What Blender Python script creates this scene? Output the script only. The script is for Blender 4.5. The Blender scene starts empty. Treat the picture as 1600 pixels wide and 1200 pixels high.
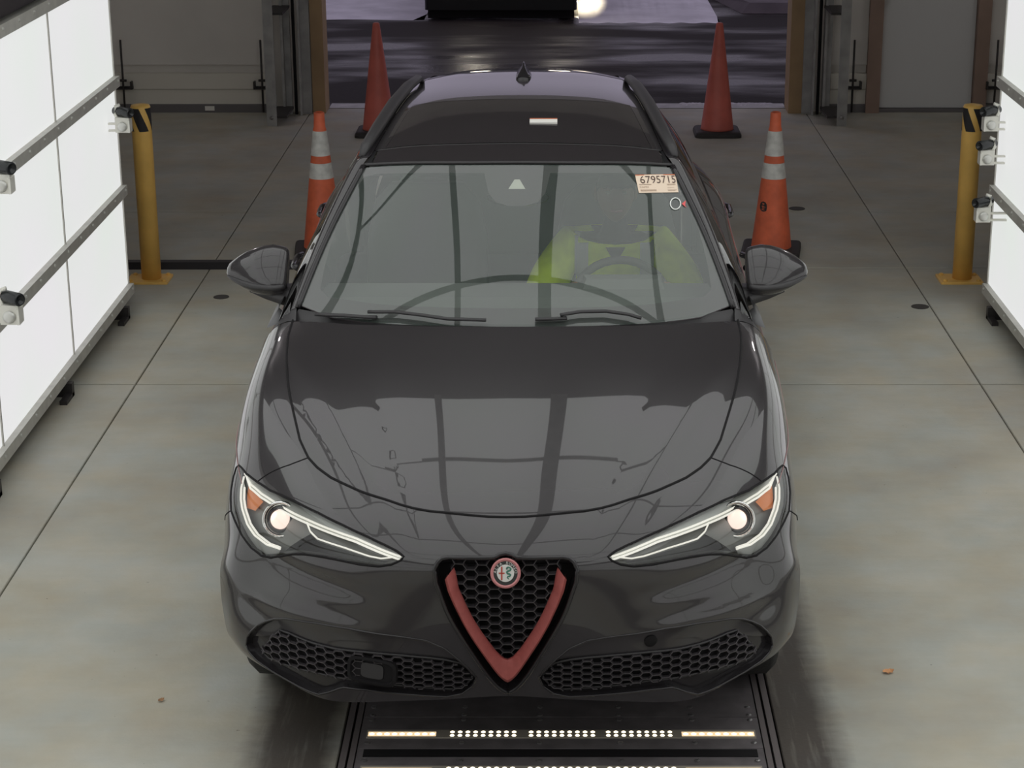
import bpy, bmesh, math, random
import numpy as np
from mathutils import Vector, Matrix, Euler
from mathutils.geometry import delaunay_2d_cdt
random.seed(7)
SC = bpy.context.scene
COL = SC.collection
# ---------------------------------------------------------------- camera, world, exposure
cam_d = bpy.data.cameras.new('camera'); cam = bpy.data.objects.new('camera', cam_d); COL.objects.link(cam)
cam.location = (0, 0, 3.10)
cam.rotation_euler = (math.radians(90)-math.atan(1026/3100), 0, 0)
cam_d.sensor_width = 36; cam_d.lens = 3100/1600*36; cam_d.shift_x = -72/1600
cam_d.clip_start = .05; cam_d.clip_end = 200
SC.camera = cam
vs = SC.view_settings; vs.view_transform = 'Standard'; vs.look = 'None'; vs.gamma = 1; vs.use_curve_mapping = False
vs.exposure = 0.0
CEIL = 1.5         # how much brighter the ceiling sheets glow than the wall sheets
for _n, _p, _e in (('bay_fill_left', (-4.3, 15.0, 4.3), 23), ('bay_fill_right', (4.3, 15.0, 4.3), 23)):  # unseen fill lights, added to lift the dark rear bay
    _d = bpy.data.lights.new(_n, 'POINT'); _d.energy = _e; _d.shadow_soft_size = .16; _d.color = (1, .94, .95); _o = bpy.data.objects.new(_n, _d); COL.objects.link(_o); _o.location = _p
w = bpy.data.worlds.new('dusk'); SC.world = w; w.use_nodes = True
bg = w.node_tree.nodes['Background']; bg.inputs[0].default_value = (.33, .30, .38, 1); bg.inputs[1].default_value = 1.0

# ---------------------------------------------------------------- materials
def mat(name, col, rough=.5, metal=0, spec=.5, coat=0, emit=None, es=0, noise=None, bump=0, bscale=40, alpha=None):
    m = bpy.data.materials.new(name); m.use_nodes = True; nt = m.node_tree; b = nt.nodes['Principled BSDF']
    b.inputs['Base Color'].default_value = (*col, 1); b.inputs['Roughness'].default_value = rough
    b.inputs['Metallic'].default_value = metal; b.inputs['Specular IOR Level'].default_value = spec
    b.inputs['Coat Weight'].default_value = coat; b.inputs['Coat Roughness'].default_value = .02
    if emit: b.inputs['Emission Color'].default_value = (*emit, 1); b.inputs['Emission Strength'].default_value = es
    if noise:
        sc, amt = noise[:2]; col2 = noise[2] if len(noise) > 2 else tuple(c*(1-amt) for c in col)
        tc = nt.nodes.new('ShaderNodeTexCoord'); n = nt.nodes.new('ShaderNodeTexNoise'); n.inputs['Scale'].default_value = sc; n.inputs['Detail'].default_value = 6
        r = nt.nodes.new('ShaderNodeValToRGB'); r.color_ramp.elements[0].position = .35; r.color_ramp.elements[1].position = .68
        r.color_ramp.elements[0].color = (*col, 1); r.color_ramp.elements[1].color = (*col2, 1)
        nt.links.new(tc.outputs['Object'], n.inputs['Vector']); nt.links.new(n.outputs['Fac'], r.inputs['Fac']); nt.links.new(r.outputs['Color'], b.inputs['Base Color'])
    if bump:
        tc = nt.nodes.new('ShaderNodeTexCoord'); n = nt.nodes.new('ShaderNodeTexNoise'); n.inputs['Scale'].default_value = bscale
        bp = nt.nodes.new('ShaderNodeBump'); bp.inputs['Strength'].default_value = bump; bp.inputs['Distance'].default_value = .01
        nt.links.new(tc.outputs['Object'], n.inputs['Vector']); nt.links.new(n.outputs['Fac'], bp.inputs['Height']); nt.links.new(bp.outputs['Normal'], b.inputs['Normal'])
    return m

def glass(name, tint, gain, rough=.0, haze=0, hcol=(.3, .33, .31)):
    # thin pane: see-through tint plus mirror reflection that grows with the angle
    m = bpy.data.materials.new(name); m.use_nodes = True; nt = m.node_tree; N = nt.nodes; L = nt.links
    for n in list(N): N.remove(n)
    o = N.new('ShaderNodeOutputMaterial'); mx = N.new('ShaderNodeMixShader'); t = N.new('ShaderNodeBsdfTransparent'); g = N.new('ShaderNodeBsdfGlossy')
    fr = N.new('ShaderNodeFresnel'); fr.inputs['IOR'].default_value = 1.5; mu = N.new('ShaderNodeMath'); mu.operation = 'MULTIPLY'; mu.use_clamp = True; mu.inputs[1].default_value = gain
    t.inputs[0].default_value = (*tint, 1); g.inputs['Roughness'].default_value = rough
    L.new(fr.outputs[0], mu.inputs[0]); L.new(mu.outputs[0], mx.inputs[0])
    if haze:
        d = N.new('ShaderNodeBsdfDiffuse'); d.inputs[0].default_value = (*hcol, 1); m2 = N.new('ShaderNodeMixShader'); m2.inputs[0].default_value = haze
        L.new(t.outputs[0], m2.inputs[1]); L.new(d.outputs[0], m2.inputs[2]); L.new(m2.outputs[0], mx.inputs[1])
    else: L.new(t.outputs[0], mx.inputs[1])
    L.new(g.outputs[0], mx.inputs[2]); L.new(mx.outputs[0], o.inputs[0])
    return m

def glow(name, col, s):
    m = bpy.data.materials.new(name); m.use_nodes = True; nt = m.node_tree
    b = nt.nodes['Principled BSDF']; b.inputs['Base Color'].default_value = (*[c*.5 for c in col], 1); b.inputs['Roughness'].default_value = .6
    b.inputs['Specular IOR Level'].default_value = .1
    b.inputs['Emission Color'].default_value = (*col, 1); b.inputs['Emission Strength'].default_value = s
    return m

def panel_mat(name='lit_sheet', k=1.0):
    # translucent sheet lit from behind, a little uneven
    m = glow(name, (1, .985, .95), k); nt = m.node_tree; b = nt.nodes['Principled BSDF']
    b.inputs['Base Color'].default_value = (.25, .25, .25, 1)
    tc = nt.nodes.new('ShaderNodeTexCoord'); n = nt.nodes.new('ShaderNodeTexNoise'); n.inputs['Scale'].default_value = 1.3; n.inputs['Detail'].default_value = 1
    r = nt.nodes.new('ShaderNodeValToRGB'); e = r.color_ramp.elements
    e[0].position = .3; e[0].color = (.70, .735, .70, 1); e[1].position = .72; e[1].color = (.735, .72, .74, 1)
    nt.links.new(tc.outputs['Object'], n.inputs['Vector']); nt.links.new(n.outputs['Fac'], r.inputs['Fac']); nt.links.new(r.outputs['Color'], b.inputs['Emission Color'])
    return m

def concrete_mat():
    m = bpy.data.materials.new('stained_concrete'); m.use_nodes = True; nt = m.node_tree; N = nt.nodes; L = nt.links; b = N['Principled BSDF']
    g = N.new('ShaderNodeNewGeometry'); sep = N.new('ShaderNodeSeparateXYZ'); L.new(g.outputs['Position'], sep.inputs[0])
    def math_(op, a, b_=None, c=None, clamp=False):
        n = N.new('ShaderNodeMath'); n.operation = op; n.use_clamp = clamp
        for i, x in enumerate((a, b_, c)):
            if x is None: continue
            if isinstance(x, (int, float)): n.inputs[i].default_value = x
            else: L.new(x, n.inputs[i])
        return n.outputs[0]
    def noise(scale, detail=5, sx=1, sy=1, rough=.6):
        mp = N.new('ShaderNodeMapping'); mp.inputs['Scale'].default_value = (sx, sy, 1); L.new(g.outputs['Position'], mp.inputs['Vector'])
        n = N.new('ShaderNodeTexNoise'); n.inputs['Scale'].default_value = scale; n.inputs['Detail'].default_value = detail; n.inputs['Roughness'].default_value = rough
        L.new(mp.outputs[0], n.inputs['Vector']); return n.outputs['Fac']
    r = N.new('ShaderNodeValToRGB'); e = r.color_ramp.elements
    e[0].position = .3; e[0].color = (.40, .375, .325, 1); e[1].position = .7; e[1].color = (.53, .52, .47, 1)
    el = r.color_ramp.elements.new(.5); el.color = (.46, .45, .395, 1)
    L.new(noise(1.6, 6), r.inputs['Fac'])
    # trowel streaks across the lane and small specks
    st = math_('MULTIPLY_ADD', noise(3.0, 6, .8, 6), .12, .94)
    sp = math_('GREATER_THAN', noise(38, 2), .755); sp = math_('MULTIPLY_ADD', sp, -.45, 1)
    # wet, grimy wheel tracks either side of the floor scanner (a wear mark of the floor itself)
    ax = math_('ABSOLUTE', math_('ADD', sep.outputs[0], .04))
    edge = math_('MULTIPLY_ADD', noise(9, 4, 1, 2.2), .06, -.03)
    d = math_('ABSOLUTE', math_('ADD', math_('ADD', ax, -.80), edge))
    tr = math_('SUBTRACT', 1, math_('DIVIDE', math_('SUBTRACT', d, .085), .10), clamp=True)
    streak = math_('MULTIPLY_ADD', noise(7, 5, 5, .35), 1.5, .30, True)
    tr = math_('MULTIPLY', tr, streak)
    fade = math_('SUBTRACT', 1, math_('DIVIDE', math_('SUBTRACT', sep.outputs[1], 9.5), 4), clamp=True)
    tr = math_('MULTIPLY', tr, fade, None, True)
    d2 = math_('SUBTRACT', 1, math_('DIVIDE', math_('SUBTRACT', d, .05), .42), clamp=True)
    mul = math_('MULTIPLY', st, sp)
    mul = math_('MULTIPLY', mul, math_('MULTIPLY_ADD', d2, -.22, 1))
    mxc = N.new('ShaderNodeMix'); mxc.data_type = 'RGBA'; mxc.blend_type = 'MULTIPLY'; mxc.inputs['Factor'].default_value = 1
    cmb = N.new('ShaderNodeCombineColor'); [L.new(mul, cmb.inputs[i]) for i in range(3)]
    # faint ochre and bluish stains
    r2 = N.new('ShaderNodeValToRGB'); f = r2.color_ramp.elements; f[0].position = .33; f[0].color = (1.0, .93, .82, 1); f[1].position = .66; f[1].color = (.93, .97, 1.0, 1)
    L.new(noise(2.7, 3), r2.inputs['Fac'])
    mx0 = N.new('ShaderNodeMix'); mx0.data_type = 'RGBA'; mx0.blend_type = 'MULTIPLY'; mx0.inputs['Factor'].default_value = .8; L.new(r.outputs['Color'], mx0.inputs['A']); L.new(r2.outputs['Color'], mx0.inputs['B'])
    L.new(mx0.outputs['Result'], mxc.inputs['A']); L.new(cmb.outputs[0], mxc.inputs['B'])
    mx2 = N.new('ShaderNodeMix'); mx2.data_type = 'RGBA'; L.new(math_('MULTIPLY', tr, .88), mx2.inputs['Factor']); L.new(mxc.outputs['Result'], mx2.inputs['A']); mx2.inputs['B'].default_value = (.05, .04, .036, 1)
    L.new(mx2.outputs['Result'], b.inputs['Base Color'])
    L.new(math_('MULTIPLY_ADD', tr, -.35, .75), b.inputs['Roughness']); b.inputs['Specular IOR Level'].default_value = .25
    bp = N.new('ShaderNodeBump'); bp.inputs['Strength'].default_value = .15; bp.inputs['Distance'].default_value = .005
    L.new(noise(60, 4), bp.inputs['Height']); L.new(bp.outputs[0], b.inputs['Normal'])
    return m

def asphalt_mat():
    m = mat('wet_asphalt', (.022, .018, .018), .5, spec=.16, bump=.3, bscale=50); nt = m.node_tree; N = nt.nodes; L = nt.links; b = N['Principled BSDF']
    g = N.new('ShaderNodeNewGeometry'); mp = N.new('ShaderNodeMapping'); mp.inputs['Scale'].default_value = (.35, 1.0, 1); L.new(g.outputs['Position'], mp.inputs['Vector'])
    n = N.new('ShaderNodeTexNoise'); n.inputs['Scale'].default_value = 1.1; n.inputs['Detail'].default_value = 6; L.new(mp.outputs[0], n.inputs['Vector'])
    r = N.new('ShaderNodeValToRGB'); r.color_ramp.elements[0].position = .45; r.color_ramp.elements[0].color = (.8, .8, .8, 1); r.color_ramp.elements[1].position = .62; r.color_ramp.elements[1].color = (.27, .27, .27, 1)
    L.new(n.outputs['Fac'], r.inputs['Fac']); L.new(r.outputs['Color'], b.inputs['Roughness'])
    return m

M = {}
M['paint'] = mat('black_paint', (.036, .033, .035), .25, spec=.25, coat=.9)
M['gloss_black'] = mat('gloss_black_plastic', (.024, .022, .024), .12)
M['satin_black'] = mat('satin_black_plastic', (.034, .032, .034), .45)
M['black'] = mat('deep_black', (.011, .010, .011), .7, spec=.2)
M['mesh'] = mat('grille_mesh_plastic', (.062, .056, .060), .35)
M['red'] = mat('red_trim', (.42, .105, .095), .38, metal=.25, noise=(60, .12))
M['chrome'] = mat('chrome', (.75, .75, .73), .12, metal=1)
M['silver'] = mat('silver_reflector', (.55, .56, .54), .35, metal=.5)
M['bowl'] = mat('headlight_bowl', (.26, .265, .255), .4, metal=.2)
M['strip'] = glow('light_guide', (1, .97, .88), .75)
M['lamp'] = glow('lamp_lens', (1, .78, .68), 1.1)
M['amber'] = mat('amber_reflector', (.62, .20, .06), .3, emit=(.7, .22, .08), es=.25)
M['cover'] = glass('clear_cover', (.93, .94, .93), 1.3)
M['wind'] = glass('windshield_glass', (.95, .985, .95), 2.0, haze=.09, hcol=(.47, .58, .52))
M['dark_glass'] = glass('dark_glass', (.40, .41, .42), 1.6)
M['roof_glass'] = mat('black_roof_glass', (.035, .031, .033), .05, spec=.5)
M['frit'] = mat('ceramic_band', (.085, .07, .078), .6)
M['rubber'] = mat('tyre_rubber', (.018, .018, .018), .75, bump=.3)
M['alloy'] = mat('dark_alloy', (.08, .08, .085), .3, metal=.9)
M['interior'] = mat('dark_interior', (.16, .165, .16), .8)
M['leather'] = mat('black_leather', (.10, .10, .098), .55, bump=.1)
M['pink_glint'] = mat('pink_glint_paint', (.42, .24, .24), .4)  # colour of a pinkish highlight, drawn as a thin line
M['paper'] = mat('cream_label', (.86, .70, .55), .7)
M['paper_w'] = mat('white_label', (.85, .83, .78), .7)
M['ink'] = mat('brown_ink', (.10, .06, .05), .8)
M['ink_soft'] = mat('pale_print', (.45, .34, .26), .8)
M['orange_strip'] = mat('orange_print', (.62, .16, .06), .7)
M['chalk_w'] = mat('white_marker', (.9, .92, .88), .7, emit=None)
M['chalk_r'] = mat('red_marker', (.85, .14, .14), .7)
M['emb_white'] = mat('emblem_silver', (.62, .61, .58), .35)
M['emb_dark'] = mat('emblem_dark', (.03, .032, .03), .4)
M['emb_green'] = mat('emblem_green', (.04, .16, .11), .4)
M['emb_red'] = mat('emblem_red', (.42, .07, .05), .4)
M['emb_ring'] = mat('emblem_ring', (.50, .20, .20), .35, metal=.3)
M['concrete'] = concrete_mat()
M['asphalt'] = asphalt_mat()
M['panel'] = panel_mat()
M['ceil_panel'] = panel_mat('lit_ceiling_sheet', CEIL)
M['rail'] = mat('grey_aluminium', (.60, .59, .54), .5, noise=(12, .15))
M['steel'] = mat('grey_steel', (.40, .395, .39), .5, metal=.1, noise=(9, .3))
M['dark_steel'] = mat('dark_steel', (.055, .05, .05), .5, metal=.5)
M['rivet'] = mat('pale_rivet', (.7, .7, .66), .4, metal=.5)
M['yellow'] = mat('bollard_yellow', (.95, .58, .15), .45, noise=(5, .2))
M['black_tape'] = mat('black_tape', (.02, .018, .02), .5)
M['cone'] = mat('cone_orange', (.80, .16, .07), .55, noise=(9, .3))
M['cone_far'] = mat('cone_red', (.66, .15, .115), .5, noise=(5, .25))
M['cone_white'] = mat('cone_reflective_band', (.66, .65, .62), .5, noise=(22, .25))
M['cone_base'] = mat('cone_base_rubber', (.03, .026, .026), .7)
M['wall'] = mat('grey_wall_panel', (.74, .71, .67), .7, noise=(1.5, .12))
M['wall_trim'] = mat('cream_wall_ledge', (.72, .69, .62), .7)
M['base_dark'] = mat('dark_wall_base', (.16, .15, .155), .7)
M['jamb'] = mat('brown_jamb', (.42, .28, .15), .6, noise=(3, .25))
M['jamb_r'] = mat('red_brown_jamb', (.36, .25, .20), .6, noise=(3, .25))
M['door'] = mat('pale_door', (.66, .66, .66), .6)
M['ceil'] = mat('dark_ceiling', (.20, .19, .19), .8)
M['camera_white'] = mat('camera_bracket_white', (.80, .79, .72), .45)
M['camera_dark'] = mat('camera_barrel', (.02, .022, .024), .25)
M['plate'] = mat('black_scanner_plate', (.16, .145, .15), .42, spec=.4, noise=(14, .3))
M['plate_edge'] = mat('scanner_frame_edge', (.20, .175, .175), .45, metal=.4)
M['led_bed'] = mat('led_bar_bed', (.34, .31, .26), .35)
M['led'] = glow('led_warm', (1, .88, .64), 2.2)
M['led_far'] = glow('led_bar_bright', (1, .74, .44), .85)
M['bolt'] = mat('bolt_head', (.32, .31, .31), .35, metal=.8)
M['leaf'] = mat('dry_leaf', (.62, .31, .14), .7)
M['leaf_dark'] = mat('brown_leaf', (.36, .20, .10), .7)
M['snow'] = mat('dirty_snow', (.72, .70, .76), .8, noise=(2.5, .25), bump=.3, bscale=6)
M['kerb'] = mat('kerb_concrete', (.12, .10, .11), .8, noise=(4, .3))
M['suv'] = mat('far_car_paint', (.008, .008, .009), .3)
M['vest'] = mat('lime_hi_vis', (.78, 1.0, .02), .8, noise=(14, .22), bump=.2, bscale=18)
M['grey_tape'] = mat('grey_reflective_tape', (.50, .52, .54), .5)
M['skin'] = mat('skin', (.42, .25, .18), .55)
M['hair'] = mat('dark_hair', (.03, .022, .018), .6)
M['trousers'] = mat('dark_trousers', (.04, .042, .05), .8)
M['lit'] = glow('headlamp', (1, .9, .75), 12)
M['drain'] = mat('dark_spot', (.06, .055, .05), .8)

# ---------------------------------------------------------------- builders
def link(o, parent=None):
    COL.objects.link(o)
    if parent: o.parent = parent
    return o
def obj(name, verts, faces, m, parent=None, smooth=False, normals=None, mats=None, idx=None):
    me = bpy.data.meshes.new(name); me.from_pydata([tuple(v) for v in verts], [], [tuple(f) for f in faces])
    for k in (mats or [m]): me.materials.append(k if not isinstance(k, str) else M[k])
    if idx: me.polygons.foreach_set('material_index', idx)
    if smooth: me.polygons.foreach_set('use_smooth', [True]*len(me.polygons))
    me.update()
    if normals is not None: me.normals_split_custom_set_from_vertices([tuple(n) for n in normals])
    return link(bpy.data.objects.new(name, me), parent)
class MB:
    # gathers simple solids into ONE mesh
    def __init__(s): s.v = []; s.f = []; s.mi = []; s.k = 0
    def add(s, v, f):
        o = len(s.v); s.v += [tuple(p) for p in v]; s.f += [tuple(i+o for i in q) for q in f]; s.mi += [s.k]*len(f); return s
    def box(s, x0, x1, y0, y1, z0, z1, R=None, at=None):
        v = [(x, y, z) for z in (z0, z1) for y in (y0, y1) for x in (x0, x1)]
        if R is not None: v = [R @ Vector(p) + (at or Vector()) for p in v]
        return s.add(v, [(0, 2, 3, 1), (4, 5, 7, 6), (0, 1, 5, 4), (2, 6, 7, 3), (0, 4, 6, 2), (1, 3, 7, 5)])
    def rbox(s, x0, x1, y0, y1, z0, z1, r):
        # box with its four upright edges and its top rim rounded off
        def ring(d, z):
            P = []
            for cx, cy, a0 in ((x1-r, y1-r, 0), (x0+r, y1-r, 90), (x0+r, y0+r, 180), (x1-r, y0+r, 270)):
                for a in (0, 30, 60, 90): P.append((cx+(r-d)*math.cos(math.radians(a0+a)), cy+(r-d)*math.sin(math.radians(a0+a)), z))
            return P
        R = [ring(0, z0), ring(0, z1-r*.5), ring(r*.18, z1-r*.15), ring(r*.5, z1)]
        return s.loft(R, caps=True)
    def loft(s, rings, closed=True, caps=False):
        n = len(rings[0]); v = [p for R in rings for p in R]; f = []
        for i in range(len(rings)-1):
            for j in range(n if closed else n-1):
                a, b = i*n+j, i*n+(j+1) % n; f.append((a, b, b+n, a+n))
        if caps: f += [tuple(range(n))[::-1], tuple(range((len(rings)-1)*n, len(rings)*n))]
        return s.add(v, f)
    def tube(s, path, r, n=8, caps=True, flat=1.0, up=(0, 0, 1)):
        P = [Vector(p) for p in path]; R = []
        for i, p in enumerate(P):
            t = (P[min(i+1, len(P)-1)]-P[max(i-1, 0)]).normalized(); a = Vector(up).cross(t)
            if a.length < 1e-3: a = Vector((1, 0, 0)).cross(t)
            a.normalize(); b = t.cross(a); rr = r[i] if isinstance(r, (list, tuple)) else r
            R.append([p+a*rr*math.cos(k*2*math.pi/n)+b*rr*flat*math.sin(k*2*math.pi/n) for k in range(n)])
        return s.loft(R, True, caps)
    def lathe(s, prof, n=24, M4=None, caps=True):
        R = [[(r*math.cos(k*2*math.pi/n), r*math.sin(k*2*math.pi/n), z) for k in range(n)] for r, z in prof]
        if M4 is not None: R = [[M4 @ Vector(p) for p in q] for q in R]
        return s.loft(R, True, caps)
    def ball(s, c, rx, ry, rz, n=12, m=8, R=None):
        rings = []
        for i in range(m+1):
            a = -math.pi/2+math.pi*(i+.0)/m; ca = max(math.cos(a), .02)
            q = [Vector((rx*ca*math.cos(k*2*math.pi/n), ry*ca*math.sin(k*2*math.pi/n), rz*math.sin(a))) for k in range(n)]
            rings.append([(R @ p if R is not None else p)+Vector(c) for p in q])
        return s.loft(rings, True, True)
    def build(s, name, m, parent=None, smooth=False, mats=None):
        o = obj(name, s.v, s.f, m, parent, smooth, mats=mats, idx=s.mi if mats else None)
        return o
def soften(o, angle=35):
    # smooth shading that keeps hard edges
    me = o.data; me.polygons.foreach_set('use_smooth', [True]*len(me.polygons))
    bm = bmesh.new(); bm.from_mesh(me)
    for e in bm.edges: e.smooth = not (len(e.link_faces) == 2 and e.calc_face_angle(0) > math.radians(angle))
    bm.to_mesh(me); bm.free(); return o
def thing(name, label, cat, loc=(0, 0, 0), rz=0, group=None):
    o = bpy.data.objects.new(name, None); o.empty_display_size = .1; link(o); o.location = loc; o.rotation_euler = (0, 0, rz)
    o['label'] = label; o['category'] = cat
    if group: o['group'] = group
    return o
def tag(o, label, cat, group=None):
    o['label'] = label; o['category'] = cat
    if group: o['group'] = group
    return o
def struct(o): o['kind'] = 'structure'; return o
def dup(t, loc, label, rz=None):
    c = t.copy(); COL.objects.link(c); c.location = loc; c['label'] = label
    if rz is not None: c.rotation_euler = (0, 0, rz)
    for a in list(t.children):
        b = a.copy(); COL.objects.link(b); b.parent = c
        for d in list(a.children): e = d.copy(); COL.objects.link(e); e.parent = b
    return c
def text_mesh(s, size, font_bold=0.0):
    # flat lettering as plain triangles, centred
    cu = bpy.data.curves.new('lettering', 'FONT'); cu.body = s; cu.size = size; cu.align_x = 'CENTER'; cu.align_y = 'CENTER'; cu.resolution_u = 3; cu.offset = font_bold
    o = bpy.data.objects.new('lettering', cu); COL.objects.link(o); dg = bpy.context.evaluated_depsgraph_get(); dg.update()
    me = o.evaluated_get(dg).to_mesh(); v = [tuple(p.co) for p in me.vertices]; f = [tuple(p.vertices) for p in me.polygons]
    o.evaluated_get(dg).to_mesh_clear(); bpy.data.objects.remove(o); bpy.data.curves.remove(cu); return v, f

# ---------------------------------------------------------------- the setting: floor slabs, walls, ceiling
WALL_Y = 16.75
floor_root = struct(obj('floor', [(-6, -3, -.06), (6, -3, -.06), (6, WALL_Y+.2, -.06), (-6, WALL_Y+.2, -.06)], [(0, 1, 2, 3)], M['drain']))
def slab(x0, x1, y0, y1):
    g = .0035; b = MB(); c = .003
    x0 += g; x1 -= g; y0 += .008; y1 -= .008
    b.loft([[(x0, y0, -.05), (x1, y0, -.05), (x1, y1, -.05), (x0, y1, -.05)], [(x0, y0, -c), (x1, y0, -c), (x1, y1, -c), (x0, y1, -c)],
            [(x0+c, y0+c, 0), (x1-c, y0+c, 0), (x1-c, y1-c, 0), (x0+c, y1-c, 0)]], True, True)
    b.build('slab', M['concrete'], floor_root)
PX0, PX1, PY1 = -.675, .690, 8.2
ys = [-3, 2.2, 4.9, 9.365, 11.60, 13.05, WALL_Y+.2]
for x0, x1 in ((-6, -2.10), (2.10, 6)):
    for a, b_ in zip(ys[:-1], ys[1:]): slab(x0, x1, a, b_)
for a, b_ in zip(ys[:-1], ys[1:]):
    if a >= PY1 or b_ <= 4.9: slab(-2.10, 2.10, a, b_)
slab(-2.10, PX0-.02, 4.9, 9.365); slab(PX1+.02, 2.10, 4.9, 9.365); slab(PX0-.02, PX1+.02, PY1, 9.365)

def wbox(name, x0, x1, y0, y1, z0, z1, m, parent=None): return MB().box(x0, x1, y0, y1, z0, z1).build(name, m, parent)
CZ = 4.9
wb = struct(MB().box(-6, -1.98, WALL_Y, WALL_Y+.2, 0, CZ).box(1.96, 6, WALL_Y, WALL_Y+.2, 0, CZ).box(-1.98, 1.96, WALL_Y, WALL_Y+.2, 3.6, CZ).build('wall_back', M['wall']))
wbox('lower_panel', -6, -2.42, WALL_Y-.035, WALL_Y, .40, 2.6, M['wall'], wb); wbox('ledge', -6, -2.42, WALL_Y-.055, WALL_Y, .20, .33, M['wall_trim'], wb); wbox('ledge', -6, -2.42, WALL_Y-.045, WALL_Y, .07, .195, M['wall_trim'], wb)
wbox('lower_panel', 2.30, 2.60, WALL_Y-.035, WALL_Y, .40, 2.6, M['wall'], wb); wbox('ledge', 2.30, 2.60, WALL_Y-.055, WALL_Y, .20, .33, M['wall_trim'], wb); wbox('ledge', 2.30, 2.60, WALL_Y-.045, WALL_Y, .07, .195, M['wall_trim'], wb)
wbox('lower_panel', 3.62, 6, WALL_Y-.035, WALL_Y, .40, 2.6, M['wall'], wb); wbox('ledge', 3.62, 6, WALL_Y-.055, WALL_Y, .20, .33, M['wall_trim'], wb)
bb_ = struct(MB().box(-6, -2.42, WALL_Y-.06, WALL_Y, 0, .07).box(2.30, 2.60, WALL_Y-.06, WALL_Y, 0, .07).box(3.62, 6, WALL_Y-.06, WALL_Y, 0, .07).build('baseboard_back', M['base_dark']))
struct(wbox('wall_left', -6.2, -6, -3, WALL_Y+.2, 0, CZ, M['wall'])); struct(wbox('wall_right', 6, 6.2, -3, WALL_Y+.2, 0, CZ, M['wall']))
struct(wbox('wall_front', -6.2, 6.2, -3.2, -3, 0, CZ, M['wall'])); struct(wbox('ceiling', -6.2, 6.2, -3.2, WALL_Y+.2, CZ, CZ+.2, M['ceil']))
tag(wbox('wall_tag', -2.99, -2.91, WALL_Y-.067, WALL_Y-.06, .018, .055, M['paper_w']), 'small white tag stuck on the dark base of the back wall', 'tag')
# pale service door on the right
d = struct(wbox('door_1', 2.72, 3.50, WALL_Y-.02, WALL_Y, .035, 2.15, M['door']))
kn = MB().lathe([(.012, 0), (.012, .03), (.03, .04), (.033, .055), (.02, .07)], 14, Matrix.Translation((2.80, WALL_Y-.02, 1.03)) @ Matrix.Rotation(math.pi/2, 4, 'X')).build('door_knob', M['chrome'], d, True)
wbox('threshold', 2.70, 3.52, WALL_Y-.05, WALL_Y, 0, .03, M['base_dark'], d)
struct(wbox('trim_1', 2.60, 2.715, WALL_Y-.09, WALL_Y, 0, 2.3, M['jamb_r'])); struct(wbox('trim_2', 3.505, 3.615, WALL_Y-.09, WALL_Y, 0, 2.3, M['jamb_r']))
# brown jambs of the drive-through opening
struct(wbox('trim_3', -2.07, -1.965, WALL_Y-.10, WALL_Y+.2, 0, 3.7, M['jamb'])); struct(wbox('trim_4', 1.945, 2.055, WALL_Y-.10, WALL_Y+.2, 0, 3.7, M['jamb']))
# overhead door tracks
for s, X, side in ((-1, -2.12, 'left'), (1, 2.10, 'right')):
    t = thing('door_track', 'grey steel overhead door track standing on the %s of the drive-through opening' % side, 'door track', (X, WALL_Y-.1, 0))
    MB().box(-.045, .045, -.02, 0, 0, 3.7).box(-.045 if s < 0 else .03, -.03 if s < 0 else .045, -.10, -.02, 0, 3.7).build('wall_angle', M['steel'], t)
    MB().box(s*.15-.035, s*.15+.035, -.05, -.02, 0, 3.7).box(s*.15-.035, s*.15-.015, -.12, -.05, .02, 3.7).build('guide_rail', M['steel'], t)
    MB().box(s*.085-.012, s*.085+.012, -.05, -.03, 0, 3.7).build('rubber_seal', M['black'], t)
    MB().box(s*.22-.04, s*.22+.04, -.57, -.555, 0, 3.7).box(s*.22+s*.025, s*.22+s*.04, -.555, -.48, 0, 3.7).build('guard_angle', M['steel'], t)
    for z in (.06, .9, 1.7): MB().box(min(s*.10, s*.24), max(s*.10, s*.24), -.55, -.10, z, z+.02).build('bracket', M['dark_steel'], t)
    MB().lathe([(.016, 0), (.016, .008), (.008, .012)], 10, Matrix.Translation((s*.22, -.57, .07)) @ Matrix.Rotation(math.pi/2, 4, 'X')).build('bolt', M['bolt'], t)
# drop bolts on the wall panels
def drop_bolt(x, label):
    t = thing('drop_bolt', label, 'bolt', (x, WALL_Y-.06, 0), 0, 'drop bolts along the back wall')
    MB().tube([(0, -.045, .01), (0, -.045, .62)], .009, 8).build('rod', M['dark_steel'], t, True)
    MB().box(-.075, .075, -.02, .02, .205, .225).box(-.075, .075, -.06, -.02, .205, .212).box(-.075, -.06, -.06, 0, .205, .27).box(.06, .075, -.06, 0, .205, .27).build('bracket', M['dark_steel'], t)
    MB().tube([(-.03, -.045, .28), (.03, -.045, .28)], .011, 8).build('handle', M['dark_steel'], t, True)
drop_bolt(-3.66, 'black drop bolt on the grey back wall beside the left light wall')
drop_bolt(-2.49, 'black drop bolt on the grey back wall beside the left door track')
drop_bolt(2.48, 'black drop bolt between the right door track and the pale door')
drop_bolt(3.68, 'black drop bolt between the pale door and the right light wall')
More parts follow.
